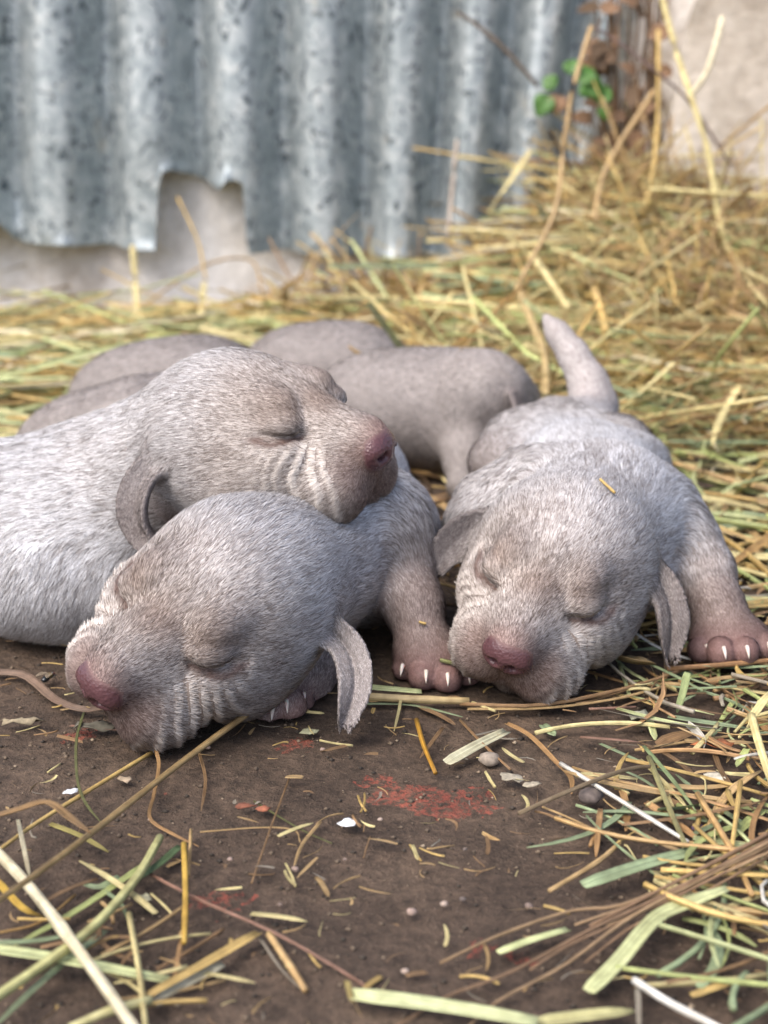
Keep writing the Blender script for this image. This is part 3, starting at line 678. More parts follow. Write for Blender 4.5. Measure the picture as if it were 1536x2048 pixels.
def puppy(name, B, h, label, heads=(), nhair=120000, seed=1, hw=0.000105, group=None, claws=(), far=False, tint=1.0, lenmul=1.0):
    V, Fq = B.mesh(h); nhair = int(nhair * HAIRK)
    V = smooth_verts(V, Fq, 2)
    n = len(V)
    wsum = np.zeros(n); sk = np.zeros((n, 3)); dk = np.zeros((n, 3)); lt = np.zeros((n, 3)); ln = np.zeros(n); fl = np.zeros((n, 3)); wh = np.zeros(n)
    sig = 0.0035
    for q in B.add_:
        m = ((V > q['lo'] - 0.02) & (V < q['hi'] + 0.02)).all(1)
        d = q['f'](V[m]); w_ = np.exp(-np.maximum(d, 0) / sig)
        if q['reg'] in ('ear', 'earlight', 'earin', 'toe'): w_ = w_ ** 1.6 * 2.2
        wsum[m] += w_
        if q['reg'] == 'head': wh[m] += w_
        cc = (COAT['far'] if q['reg'] != 'ear' else COAT['ear']) if far else COAT[q['reg']]
        sk[m] += w_[:, None] * cc[0]; dk[m] += w_[:, None] * cc[1]; lt[m] += w_[:, None] * cc[2]; ln[m] += w_ * cc[3]
        if q['reg'] != 'head': fl[m] += w_[:, None] * nrm(q['flow'])
    iw = 1 / (wsum + 1e-9); sk *= iw[:, None]; dk *= iw[:, None]; lt *= iw[:, None]; ln *= iw; wh *= iw; fl *= iw[:, None]
    wet = np.zeros(n); crest = np.zeros(n)
    N0 = vnormals(V, Fq)
    for (c, R, sc, white, blaze, wamt) in heads:
        pl = ((V - c) @ R) * 1000 / sc
        d, cr = wrinkles(pl, seed * 17, wamt); m = wh > 0.02
        V = V + N0 * (d * wh * m)[:, None] * sc / 1000; crest = np.maximum(crest, cr * wh)
        a, b_, c_, l_, wt = head_coat(pl, cr, white, blaze)
        t = wh[:, None]
        sk = sk * (1 - t) + a * t; dk = dk * (1 - t) + b_ * t; lt = lt * (1 - t) + c_ * t; ln = ln * (1 - wh) + l_ * wh; wet = np.maximum(wet, wt * (wh > 0.3))
        away = nrm(pl - NOSE + np.array([6.0, 0, 0])); away = away + np.array([-0.35, 0, -0.15]); fl = fl + (nrm(away) @ R.T) * wh[:, None]
    ln[wet > 0.3] = 0
    # loose lumps of skin on the trunk
    V = V + N0 * ((noise(V * 55, seed + 40) - .5) * 0.0022 * (1 - wh) * sstep(1.6, 3.6, ln))[:, None]
    # rests on the ground, flattened where it touches
    V[:, 2] = np.where(V[:, 2] < 0.0012, 0.0012 + (V[:, 2] - 0.0012) * 0.08, V[:, 2])
    sk *= tint; dk *= tint; lt *= tint
    Nn = vnormals(V, Fq)
    cols = np.concatenate([sk, wet[:, None]], 1)
    origin = np.array([V[:, 0].mean(), V[:, 1].mean(), V[:, 2].min()])
    PUP_V.append(V)
    o = mesh_obj(name, V, Fq, M['skin'], cols=cols, origin=origin); tag(o, label, 'puppy', group)
    # ---- coat
    rg = np.random.default_rng(seed)
    tri = np.concatenate([Fq[:, [0, 1, 2]], Fq[:, [0, 2, 3]]]); A = np.linalg.norm(np.cross(V[tri[:, 1]] - V[tri[:, 0]], V[tri[:, 2]] - V[tri[:, 0]]), axis=1)
    L3 = ln[tri].mean(1); tn = nrm(Nn[tri].mean(1)); tc = V[tri].mean(1)
    view = nrm(CAMP - tc); fac = (tn * view).sum(1)
    wt = A * (L3 > 0.6) * np.where(fac > -0.2, 1.0, 0.12) * np.clip(4.2 / np.maximum(L3, 0.9), 0.8, 3.6) * (tc[:, 2] > 0.002) * np.where(np.abs(CX + F * tc[:, 0] / ((tc - CAMP) @ FW) - 768) < 850, 1.0, 0.2) * (1 + 0.9 * wh[tri].mean(1))
    ti = rg.choice(len(tri), nhair, p=wt / wt.sum()); a, b_ = rg.random(nhair), rg.random(nhair); sw = a + b_ > 1; a[sw], b_[sw] = 1 - a[sw], 1 - b_[sw]
    bw = np.stack([1 - a - b_, a, b_], 1)
    I = lambda arr: (arr[tri[ti]] * (bw[:, :, None] if arr.ndim == 2 else bw)).sum(1)
    p = I(V); nn = nrm(I(Nn)); f0 = I(fl); L = I(ln) / 1000 * lenmul; d0, l0 = I(dk), I(lt); cr = I(crest)
    wv = np.stack([noise(p * 130, seed + k) for k in (60, 61, 62)], -1) - .5; wv2 = np.stack([noise(p * 420, seed + k) for k in (70, 71, 72)], -1) - .5
    f0 = nrm(f0) + wv * 0.45 + wv2 * 0.22 + rg.normal(0, 0.08, (nhair, 3))
    t = nrm(f0 - nn * (f0 * nn).sum(1, keepdims=True)); bsd = np.cross(t, nn)
    L = L * rg.uniform(0.55, 1.15, nhair)
    lift = np.radians(rg.normal(8, 3, nhair).clip(2.5, 25)) + np.radians(9) * np.clip(1 - L / 0.003, 0, 1)
    tw = rg.normal(0, 0.45, nhair); sd_ = nrm(bsd * np.cos(tw)[:, None] + nn * np.sin(tw)[:, None])
    c1, s1 = np.cos(lift * 1.25)[:, None], np.sin(lift * 1.25)[:, None]; c2, s2 = np.cos(lift * .55)[:, None], np.sin(lift * .55)[:, None]
    curl = (rg.normal(0, 0.16, nhair)[:, None]) * bsd
    r0 = p - nn * 0.00006; m1 = r0 + (L * .5)[:, None] * (t * c1 + nn * s1); tip = m1 + (L * .55)[:, None] * nrm(t * c2 + nn * s2 + curl)
    hwv = (hw * rg.uniform(0.6, 1.25, nhair))[:, None]
    HV = np.stack([r0 - sd_ * hwv, r0 + sd_ * hwv, m1 + sd_ * hwv * .85, m1 - sd_ * hwv * .85, tip], 1)
    # colour: clumps of pale and dark hair, drawn out along the lie of the coat
    ca = noise(np.stack([(p * t).sum(1) * 0, p[:, 0] * 0, p[:, 0] * 0], -1), 1)
    pc = p - origin; clump = noise(pc * 620 - t * ((pc * t).sum(1) * 520)[:, None], seed + 80); cl2 = noise(p * 70, seed + 81)
    mixv = np.clip(0.50 - 0.06 * I(wh) + (rg.random(nhair) - .5) * 0.8 + (clump - .5) * 1.15 + (cl2 - .5) * 0.2, 0, 1)[:, None]
    hc = d0 * (1 - mixv) + l0 * mixv
    if far: hc = d0 * (1 - mixv) + l0 * mixv
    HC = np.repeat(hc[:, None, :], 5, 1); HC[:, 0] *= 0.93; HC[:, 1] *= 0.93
    base = 5 * np.arange(nhair)[:, None]
    q4 = base + np.array([[0, 1, 2, 3]]); q3 = base + np.array([[3, 2, 4]])
    HN = np.repeat(nn[:, None, :], 5, 1); HN = nrm(HN + 0.25 * t[:, None, :])
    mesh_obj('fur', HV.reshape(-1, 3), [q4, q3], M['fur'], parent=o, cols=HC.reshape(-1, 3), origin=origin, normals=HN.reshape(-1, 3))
    for (tc_, tr) in claws:
        sp = B.snap(tc_ + np.array([0.1 * rg.normal(), -1.0, 0.75]) * tr / 1000)[0]; claw(o, sp + np.array([0, .0004, 0]), (0.12 * rg.normal(), -.75, -.25), .0043, .00072)
    return o
def claw(parent, c0, dirv, Lc, rc):
    """curved little claw: base point, direction, length and radius in metres"""
    d = nrm(np.array(dirv, float)); dn = nrm(np.array([0, 0, -1.0]) - d * (-d[2])); t = np.linspace(0, 1, 6)
    pts = np.array(c0)[None] + d[None] * (t * Lc)[:, None] + dn[None] * (t ** 2 * Lc * 0.45)[:, None]
    v, f, u = tubes(pts[None], (rc * np.array([1, 1.0, .9, .72, .45, .1]))[None], 8)
    return mesh_obj('claw', v, f, M['claw'], parent=parent)
mm = 0.001
TC = nrm(np.array([0, -1, 0.15]))   # roughly towards the camera

# ---- front puppy, chin on the soil, nose to the left
toes = []; B = Body(); R_A = headframe((-.655, -.70, -.285), (.715, -.50, -.485)); c_A = np.array([-.0538, .4405, .0375])
hl = lambda c, R, p: c + R @ (np.array(p, float) / 1000)
add_head(B, c_A, R_A, 1.02)
spine = nrm(Q(600, .66, .03) - Q(690, .525, .03))
B.cone(hl(c_A, R_A, (-14, 0, -2)), Q(665, .515, .034), 28, 30, k=.014, reg='neck', flow=(.5, .8, 0))
B.ell(Q(668, .535, .034), (37, 38, 28), k=.014, reg='body', flow=(.35, .8, -.1))
B.ell(Q(625, .60, .033), (42, 50, 33), k=.016, flow=spine); B.ell(Q(592, .665, .031), (33, 36, 30), k=.014, flow=spine)
B.chain([Q(585, .69, .03), Q(575, .74, .012), Q(600, .78, .007)], [9, 6, 3], k=.008, reg='tail')
for uu in (480, 720): B.chain([Q(uu, .655, .022), Q(uu - 15, .625, .014), Q(uu, .66, .009)], [17, 12, 8], k=.008, reg='leg')
B.ell(Q(762, .512, .036), (21, 24, 27), k=.012, reg='flank', flow=(.2, -.1, -1))
B.chain([P(795, 1130, .53), P(826, 1205, .517), P(846, 1285, .509)], [14, 9.8, 9.0], k=.006, reg='leg')
B.ell(P(862, 1312, .509), (13, 14, 9), k=.005, reg='paw', flow=(.1, -1, -.6))
for (u, v, d, r) in ((809, 1336, .506, 4.4), (846, 1350, .498, 5.5), (894, 1356, .497, 5.5), (934, 1350, .503, 4.6)):
    B.ell(P(u, v, d), (r, r * 1.25, r * .95), k=.0006, reg='toe', flow=(0, -1, -.3)); toes.append((P(u, v, d), r))
B.chain([P(640, 1300, .515), P(600, 1370, .497), P(565, 1400, .487)], [12, 10, 10], k=.005, reg='leg')
for (u, v, d, r) in ((503, 1412, .484, 5), (540, 1414, .478, 6.2), (580, 1410, .479, 6.0), (602, 1403, .484, 4.6)):
    B.ell(P(u, v, d), (r, r * 1.3, r), k=.0006, reg='toe', flow=(0, -1, -.3)); toes.append((P(u, v, d), r))
B.flap([P(628, 1262, .480), P(672, 1272, .472), P(700, 1310, .465), P(710, 1362, .459), P(700, 1410, .456), P(680, 1456, .456)], [3.0, 3.8, 4.3, 4.3, 3.2, 0.4], 1.9, [(.3, .2, .9), (.6, .25, .6), (.9, .2, .25), (1, .1, 0.05), (1, .1, -.1), (1, 0, -.2)], cup=1.8, crease=1.8, reg='earlight')
B.flap([hl(c_A, R_A, q) for q in ((-24, -28, 0), (-24, -34, -8), (-23, -35, -18), (-22, -33, -26))], [6, 7, 6, 3], 1.7, R_A[:, 0])
cl = toes
puppy('puppy', B, .0009, 'silver puppy asleep with its chin on the bare soil under another puppy\'s head', [(c_A, R_A, 1.02, .55, .35, 1.0)], 240000, 3, claws=cl)

# ---- puppy resting its head on the first one's neck
B = Body(); R_B = headframe((.86, -.46, -.02), (.50, .86, .10)); c_B = np.array([-.0445, .503, .0790])
add_head(B, c_B, R_B, 1.0)
B.cone(hl(c_B, R_B, (-16, 0, -3)), Q(215, .550, .042), 28, 32, k=.016, reg='neck', flow=(-1, .3, -.25))
B.ell(Q(150, .545, .034), (44, 46, 35), k=.016, flow=(-1, .1, -.35)); B.ell(Q(-130, .55, .032), (58, 46, 33), k=.018, flow=(-1, .05, -.3)); B.ell(Q(-390, .56, .031), (38, 40, 31), k=.016, flow=(-1, .05, -.2))
B.ell(Q(110, .507, .021), (34, 22, 21), k=.014, reg='body', flow=(-.4, -.3, -.9))
B.chain([Q(-500, .57, .03), Q(-600, .58, .01), Q(-660, .575, .006)], [10, 6, 3], k=.01, reg='tail')
B.chain([Q(-420, .525, .02), Q(-350, .50, .012), Q(-410, .495, .008)], [18, 12, 8], k=.01, reg='leg')
B.flap([P(372, 938, .513), P(330, 932, .508), P(296, 955, .503), P(276, 1003, .499), P(283, 1050, .497), P(312, 1084, .496)], [2.6, 4.2, 5.0, 5.2, 4.6, 2.4], 2.0, [(.1, -.5, -.9), (.3, -.6, -.6), (.7, -.6, -.2), (.85, -.5, .1), (.75, -.5, .4), (.6, -.4, .6)], cup=2.2, crease=.8, k=.004)
B.ell(P(345, 985, .517), (6, 5, 11), R_B, k=.003, reg='earin')
B.flap([hl(c_B, R_B, q) for q in ((-24, 28, 0), (-24, 34, -8), (-23, 35, -18), (-22, 33, -26))], [6, 7, 6, 3], 1.7, R_B[:, 0])
puppy('puppy', B, .0009, 'pale silver puppy asleep with its head laid across another puppy\'s neck', [(c_B, R_B, 1.0, .35, .1, .8)], 240000, 4)

# ---- puppy on the right, facing the camera, tail raised
toes = []; B = Body(); R_C = headframe((-.43, -.84, -.34), (.895, -.345, -.275)); c_C = np.array([.0595, .4770, .0360])
add_head(B, c_C, R_C, .96)
B.cone(hl(c_C, R_C, (-16, 0, -2)), Q(1195, .53, .036), 28, 32, k=.014, reg='neck', flow=(.15, 1, .1))
B.ell(Q(1190, .54, .033), (36, 42, 32), k=.014, flow=(.05, 1, 0)); B.ell(Q(1172, .60, .031), (34, 44, 30), k=.016, flow=(0, 1, 0)); B.ell(Q(1178, .652, .027), (26, 30, 26), k=.014, flow=(0, 1, -.1))
B.chain([P(1178, 855, .685), P(1188, 815, .70), P(1175, 762, .70), P(1147, 710, .70), P(1116, 668, .70), P(1095, 640, .70)], [13, 9.6, 7.8, 5.8, 3.9, 2.4], k=.008, reg='tail')
B.chain([P(1110, 880, .67), P(1040, 898, .655), P(985, 925, .64)], [19, 14, 9], k=.016, reg='flank'); B.chain([P(985, 928, .64), P(1012, 958, .635), P(1040, 975, .625)], [9, 8, 7], k=.008, reg='leg')
B.chain([P(1245, 895, .66), P(1275, 935, .63), P(1260, 960, .65)], [14, 11, 8], k=.01, reg='flank')
B.chain([P(1060, 990, .56), P(985, 1020, .555), P(958, 1062, .548), P(975, 1100, .54)], [19, 14, 11, 8], k=.01, reg='flank', flow=(-.5, -.5, -.6))
B.chain([P(1312, 1035, .560), P(1362, 1090, .552), P(1406, 1142, .543)], [18, 13, 9.8], k=.008, reg='flank', flow=(.3, -.3, -1))
B.chain([P(1406, 1142, .543), P(1434, 1215, .532), P(1458, 1268, .525)], [9.8, 9.0, 9.2], k=.005, reg='leg')
B.ell(P(1462, 1280, .523), (15, 13, 9), k=.005, reg='paw', flow=(.1, -1, -.6))
for (u, v, d, r) in ((1402, 1300, .517, 4.8), (1442, 1304, .511, 5.5), (1488, 1302, .511, 5.5), (1528, 1294, .516, 4.9)):
    B.ell(P(u, v, d), (r, r * 1.25, r), k=.0006, reg='toe', flow=(0, -1, -.3)); toes.append((P(u, v, d), r))
B.cone(P(1350, 1122, .530), P(1470, 1098, .532), 2.2, 1.0, k=.005, cut=True)
B.flap([P(1296, 1140, .512), P(1318, 1160, .507), P(1336, 1205, .502), P(1342, 1255, .500), P(1334, 1316, .502)], [2.5, 4.0, 4.6, 4.4, 0.8], 1.9, [(.3, .1, .9), (.7, .3, .5), (.95, .3, .1), (1, .2, -.1), (.95, .1, -.25)], cup=1.4, crease=1.6)
B.flap([P(985, 1045, .528), P(935, 1062, .527), P(897, 1098, .526), P(876, 1142, .526)], [4.5, 5.6, 5.2, 2.2], 1.7, [(.5, -.2, -.8), (.5, -.2, -.8), (.6, -.3, -.6), (.9, -.3, -.2)], cup=1.5, crease=.6)
cl = toes
puppy('puppy', B, .0009, 'silver puppy sprawled flat facing forward with its tail raised', [(c_C, R_C, .96, .05, .55, 1.1)], 240000, 5, claws=cl)

# ---- puppies farther back
def far_puppy(label, trunk, extra, head, seed):
    B = Body()
    for (u, Y, z, r) in trunk: B.ell(Q(u, Y, z), r, k=.014, flow=(1, 0, -.2))
    for pts, rad in extra: B.chain(pts, rad, k=.010, reg='leg')
    if head is not None:
        c, fw, lf, sc = head; R = headframe(fw, lf)
        add_head(B, c, R, sc, mouth=False)
        B.cone(c - R[:, 0] * .012, Q(trunk[0][0], trunk[0][1], trunk[0][2]), 25, 28, k=.012, reg='neck')
        for s in (1, -1): B.flap([c + R @ (np.array(q) / 1000) for q in ((-22, 27 * s, 2), (-20, 33 * s, -6), (-18, 34 * s, -16), (-17, 32 * s, -26))], [5, 7, 6.5, 3], 1.8, R[:, 0])
    return puppy('puppy', B, .0016, label, [], 26000, seed, hw=.0002, group=None, far=True)
far_puppy('taupe puppy lying crosswise behind the others with its back to the front', [(905, .755, .032, (30, 34, 32)), (820, .765, .032, (36, 36, 32)), (735, .775, .029, (32, 32, 29))],
          [([Q(920, .735, .028), Q(932, .712, .016), Q(920, .695, .007)], [15, 10, 7]), ([Q(770, .76, .02), Q(740, .74, .01)], [15, 9])], (Q(985, .748, .036), (.55, .62, -.5), (-.75, .65, 0), .82), 21)
far_puppy('taupe puppy curled up behind the crosswise one', [(720, .84, .032, (32, 32, 31)), (650, .845, .032, (36, 34, 33)), (575, .85, .028, (30, 30, 28))],
          [([Q(760, .82, .03), Q(775, .80, .012)], [16, 10])], (Q(560, .86, .03), (-.9, .3, -.3), (-.3, -.95, 0), .85), 22)
far_puppy('taupe puppy lying low behind the pale one\'s back', [(310, .70, .030, (34, 36, 31)), (210, .705, .027, (36, 34, 28)), (130, .71, .020, (26, 28, 21))],
          [([Q(130, .70, .016), Q(95, .69, .008)], [14, 8])], (Q(430, .71, .034), (.95, .2, -.2), (-.2, .95, 0), .85), 23)
far_puppy('taupe puppy at the back against the straw', [(400, .79, .033, (36, 34, 32)), (310, .795, .032, (36, 34, 31)), (235, .80, .027, (28, 28, 26))],
          [([Q(215, .79, .016), Q(190, .78, .008)], [13, 8])], (Q(470, .80, .034), (.95, .25, -.2), (-.25, .95, 0), .85), 24)

# ------------------------------------------------------------------ single straws one can pick out
def lay(pts, w, col, kind='t', label=None, group=None, lift=0.0, name=None, taper=0.9, tip=None, fold=0.25, m=None):
    """pts: photo pixels where the straw lies on the ground (u, v[, z above ground]); w: width in photo pixels"""
    K = m or max(6, 3 * len(pts)); g = []
    for q in pts:
        p0 = G(q[0], q[1], 0.0); dep = (p0 - CAMP) @ FW; r = w * dep / F / 2
        z = (q[2] if len(q) > 2 else 0) + lift + (r if kind == 't' else 0.0006) + 0.0008
        g.append(np.append(G(q[0], q[1], z), r))
    if kind == 'b': w_h = abs(pts[-1][0] - pts[0][0]) / (math.hypot(pts[-1][0] - pts[0][0], pts[-1][1] - pts[0][1]) + 1e-6); g = [np.append(q[:3], q[3] * (1 + 0.7 * w_h ** 2)) for q in g]
    g = resample(np.array(g), K); R = g[:, 3] * np.linspace(1.0, taper, K)
    c = PAL[col] if isinstance(col, str) else np.array(col)
    return straw_object(g[:, :3], R, c, kind, label, group, name, tip, fold)
def stand(pts, w, col, kind='t', label=None, group=None, name=None, tip=None, K=None):
    """pts: (u, v, Y) of an upright straw; w: width in photo pixels"""
    g = []
    for (u, v, Y) in pts:
        p0 = WY(u, v, Y); g.append(np.append(p0, w * ((p0 - CAMP) @ FW) / F / 2))
    g = resample(np.array(g), K or 4 * len(pts))
    c = PAL[col] if isinstance(col, str) else np.array(col)
    return straw_object(g[:, :3], g[:, 3], c, kind, label, group, name, tip)
def straw_object(PT, R, c, kind, label, group, name=None, tip=None, fold=0.25):
    m = len(PT)
    if kind == 't':
        node = 1 + 0.22 * np.exp(-((np.arange(m) - m * random.uniform(.35, .75)) / 0.45) ** 2)
        v, f, u = tubes(PT[None], (R * node)[None], 8); per = 8
    else:
        W = R * np.interp(np.linspace(0, 1, m), [0, .06, .8, 1], [.75, 1, .95, .25 if tip is None else tip])
        v, f, u = ribbons(PT[None], W[None], fold, np.array([[random.uniform(-.25, .25), random.uniform(-.25, .25), 0]])); per = 5
    u = u + np.array([random.uniform(0, 50), random.uniform(0, 50)])
    shade = np.repeat(np.interp(np.arange(m), np.linspace(0, m, 5), np.random.default_rng(int(abs(PT[0, 0]) * 1e6) % 9999).uniform(.82, 1.12, 5)), per)[:, None]
    o = mesh_obj(name or ('straw_stalk' if kind == 't' else 'hay_blade'), v, f, M['straw'], cols=c[None] * shade, uvs=u)
    if kind == 'b':
        so_ = o.modifiers.new('thickness', 'SOLIDIFY'); so_.thickness = 0.00018; so_.offset = 0
    if label is None:
        best = min(PAL, key=lambda k: np.abs(nrm(PAL[k]) - nrm(c)).sum() + 0.5 * abs(PAL[k].sum() - c.sum()))
        word = dict(gold='golden', dgold='dark golden', pale='pale yellow', cream='cream', green='yellow-green', pgreen='pale green', bgreen='grey-green', olive='olive', tan='tan', brown='brown', orange='orange-tan', pink='pinkish', white='white', grey='grey', dark='dark brown', dgreen='dark green')[best]
        L = np.linalg.norm(PT[-1] - PT[0]); size = 'tiny' if L < .012 else 'short' if L < .028 else 'mid-length' if L < .05 else 'long'
        x, y = PT[m // 2, :2]
        zone = 'in the straw beside the flat puppy\'s leg' if y > .5 else 'among the chaff past the white straw' if x > .085 else 'on the bare soil around the red paint' if x > -.07 or y > .40 else 'in the crossed straws around the thick cream one'
        label = f"{size} {word} {'straw stalk' if kind == 't' else 'hay blade'} {zone}"; group = f"{word} {'stalks' if kind == 't' else 'blades'} {zone}"
    tag(o, label, 'straw', group)
    return o
T_, B_ = 't', 'b'
# --- lower left
lay([(527, 1404, .007), (400, 1497, .004), (310, 1566, .004), (180, 1668, .007), (60, 1757, .012), (-40, 1825, .016)], 13, (.34, .235, .105), T_, 'long tan straw stem pointing at the sleeping front puppy\'s hidden paw')
lay([(312, 1500), (160, 1592, .002), (60, 1655, .004), (-30, 1722, .006)], 9, 'gold', T_, 'yellow straw running from under the front puppy\'s chin beside the long tan stem')
lay([(312, 1500, .002), (318, 1532), (308, 1590), (300, 1637), (345, 1668), (398, 1693)], 7, 'orange', B_, 'kinked orange dry leaf strip trailing from the front puppy\'s chin', m=20)
lay([(168, 1425, .002), (153, 1480, .003), (155, 1560, .004), (172, 1607, .002), (202, 1645)], 6, 'olive', B_, 'thin olive grass blade curving down below the front puppy\'s nose', m=18)
lay([(-20, 1690, .004), (60, 1775, .005), (145, 1885, .006), (200, 1960, .007), (280, 2075, .008)], 21, 'cream', T_, 'thick cream straw lying across the green blades', taper=1.1)
lay([(36, 1640, .008), (60, 1757, .003)], 9, 'cream', B_, 'short upright cream straw sliver leaning on the thick cream straw')
lay([(-20, 1898), (130, 1922, .002), (335, 1962, .001)], 22, 'pgreen', B_, 'broad pale green blade passing under the thick cream straw', tip=.8)
lay([(362, 1692, .001), (320, 1728, .001), (262, 1768)], 15, 'dgreen', B_, 'dark green toothed leaf strip behind the upright gold stick')
lay([(320, 1675, .003), (270, 1760, .003), (180, 1860, .004), (60, 1948, .004), (-30, 2008, .004)], 17, (.46, .45, .20), T_, 'long yellow-green stem crossing beneath the thick cream straw', taper=1.3)
lay([(292, 1728), (210, 1785), (120, 1842), (20, 1896)], 10, 'green', B_, 'narrow green blade beside the long yellow-green stem')
lay([(368, 1688, .003), (371, 1790, .003), (368, 1886, .002)], 12, (.56, .36, .07), T_, 'bright gold straw stick lying end-on beside the dark green leaf strip')
lay([(382, 1660, .001), (377, 1752, .001)], 7, 'tan', T_, 'short tan straw touching the bright gold stick')
lay([(362, 1880), (349, 1958)], 9, 'orange', B_)
lay([(517, 1866, .001), (400, 1934, .002), (290, 1995, .002)], 18, 'gold', B_, 'flat golden straw strip with a cut end over paler strips', tip=.7)
lay([(446, 1928), (370, 1968), (290, 2010)], 13, 'cream', B_)
lay([(302, 2000, .003), (220, 2022, .004), (140, 2056, .004)], 19, (.60, .56, .28), T_, 'pale yellow straw under the foot of the golden strip')
lay([(258, 1828, .002), (278, 1940, .003), (292, 2060, .004)], 12, 'pale', T_, 'straight pale straw standing across the golden strip')
lay([(300, 1748), (400, 1800, .001), (550, 1866, .002), (680, 1940), (752, 1986)], 7, 'pink', T_, 'long thin pinkish-brown stem running diagonally over bare soil')
lay([(538, 1868, .001), (576, 1925, .001), (612, 1982)], 15, 'tan', T_, 'stubby tan straw with a pale core below the pinkish stem')
lay([(516, 1870), (560, 1935), (600, 1976)], 5, 'grey', B_)
lay([(502, 1828), (560, 1834), (614, 1843)], 9, 'pale', B_, 'small pointed yellow husk above the pinkish stem', tip=.1)
lay([(372, 1942), (440, 1952), (510, 1966)], 7, 'pale', B_)
lay([(578, 1558), (540, 1660), (503, 1766)], 4.5, 'brown', T_, 'thin straight brown stem alone on bare soil by the orange petal')
lay([(508, 1602), (600, 1658), (664, 1687)], 3.5, 'olive', T_)
lay([(400, 1664), (520, 1655), (588, 1660), (600, 1684)], 3.5, 'tan', T_)
lay([(642, 1643), (605, 1688), (588, 1732)], 6, 'tan', B_)
lay([(398, 1504), (411, 1560), (402, 1622)], 7, 'brown', B_)
lay([(100, 1648, .003), (160, 1672, .002), (217, 1704)], 8, (.45, .38, .11), B_)
lay([(-10, 1758, .004), (45, 1816, .003), (86, 1833)], 10, (.58, .38, .06), B_, 'twisted bright yellow leaf curl beside the thick cream straw')
lay([(447, 1858), (390, 1895), (315, 1938)], 7, 'brown', T_)
lay([(450, 1960), (340, 1985), (225, 2000)], 6, 'tan', T_)
lay([(212, 1862), (100, 1950, .001), (-20, 2062, .002)], 12, 'bgreen', B_, 'blue-green blade slanting under the thick cream straw')
lay([(-20, 1640, .012), (40, 1622, .014), (95, 1608, .015), (140, 1640, .014), (182, 1668, .012)], 12, (.28, .17, .07), B_, 'curled brown dead leaf lying on the long tan stem', fold=.6)
lay([(140, 1452), (230, 1460), (330, 1462), (390, 1425)], 8, 'pink', B_, 'pinkish dry leaf strip tucked beneath the front puppy\'s nose')
lay([(-20, 1345), (50, 1352), (110, 1400), (170, 1420), (230, 1412)], 12, (.25, .17, .12), B_, 'wide twisted pink-brown leaf beside the fly')
lay([(95, 1545), (120, 1528)], 4, 'pale', T_)
lay([(205, 1780), (240, 1805), (255, 1838)], 6, 'bgreen', B_)
lay([(0, 1865), (80, 1845), (150, 1790)], 6, 'dgold', T_)
lay([(240, 1755), (200, 1775), (165, 1768)], 12, 'bgreen', B_)
# --- bottom middle and right
lay([(700, 1990, .002), (900, 2016, .002), (1075, 2046, .002)], 24, (.58, .62, .33), B_, 'broad pale green straw blade lying along the very edge of the bare soil', tip=.8)
lay([(693, 1962, .003), (705, 2006, .002)], 13, (.42, .33, .12), B_)
lay([(833, 1440), (848, 1492, .001), (871, 1546)], 10, (.50, .27, .04), T_, 'short bright orange-gold stick near the red paint patch')
lay([(886, 1455), (840, 1516)], 7, 'brown', B_)
lay([(893, 1527), (955, 1492, .001), (1013, 1463)], 18, (.52, .50, .34), B_, 'flat pale grey straw strip pointing at the orange kinked stem', tip=.8)
lay([(920, 1440), (968, 1490, .001), (1021, 1539)], 5.5, 'brown', T_)
lay([(1013, 1448), (1060, 1474), (1110, 1524), (1141, 1556), (1143, 1588)], 10, 'orange', B_, 'kinked orange straw stem ending beside the white straw', fold=.5, m=24)
lay([(1121, 1527, .002), (1210, 1582, .003), (1376, 1684, .002)], 9, 'white', T_, 'straight white straw lying aslant over the other stems')
lay([(1037, 1627, .001), (1150, 1577, .004), (1250, 1540, .004), (1312, 1532, .002)], 9, (.22, .165, .10), T_, 'arched grey-brown stem crossing the white straw')
lay([(1111, 1636), (1200, 1664, .002), (1330, 1686, .003), (1560, 1706, .004)], 10, (.60, .40, .18), T_, 'long golden straw running out level under the white straw\'s tip')
lay([(1085, 1614), (1130, 1632), (1182, 1656)], 4.5, 'tan', T_)
lay([(1201, 1618, .002), (1196, 1665, .002), (1192, 1714)], 12, 'orange', B_, 'short orange straw chip crossing the long golden straw')
lay([(1246, 1680), (1192, 1726, .001), (1098, 1782)], 10, 'tan', T_, 'bent tan straw slanting down from the long golden straw')
lay([(1166, 1772, .001), (1290, 1730, .002), (1390, 1703, .001)], 20, 'bgreen', B_, 'flat grey-green blade above the reddish stem bundle', tip=.85)
for k, (pts, w_) in enumerate([
    ([(1570, 1655, .010), (1400, 1740, .006), (1250, 1808, .004), (1140, 1822, .003), (1000, 1870, .002), (880, 1926)], 6.5),
    ([(1570, 1662, .010), (1350, 1780, .006), (1200, 1850, .004), (1020, 1945, .002), (900, 1990), (790, 2055)], 7),
    ([(1570, 1675, .009), (1380, 1770, .006), (1250, 1842, .004), (1130, 1930, .002), (1000, 2000), (930, 2060)], 6.5),
    ([(1570, 1650, .011), (1300, 1790, .006), (1180, 1852, .003)], 7), ([(1570, 1668, .010), (1420, 1745, .007), (1290, 1800, .005), (1150, 1850, .003)], 6),
    ([(1570, 1680, .008), (1420, 1760, .006), (1290, 1822, .004), (1140, 1890, .003), (1060, 1940, .002)], 5.5), ([(1570, 1690, .009), (1440, 1750, .006), (1330, 1800, .004), (1215, 1852, .002)], 6), ([(1560, 1700, .006), (1380, 1800, .004), (1270, 1850, .003), (1170, 1925)], 5)]):
    lay(pts, w_, (.34, .215, .125) if k % 2 else (.40, .27, .15), T_, 'thin reddish-brown stem in the long fanned bundle over the soil', 'fanned bundle of reddish stems')
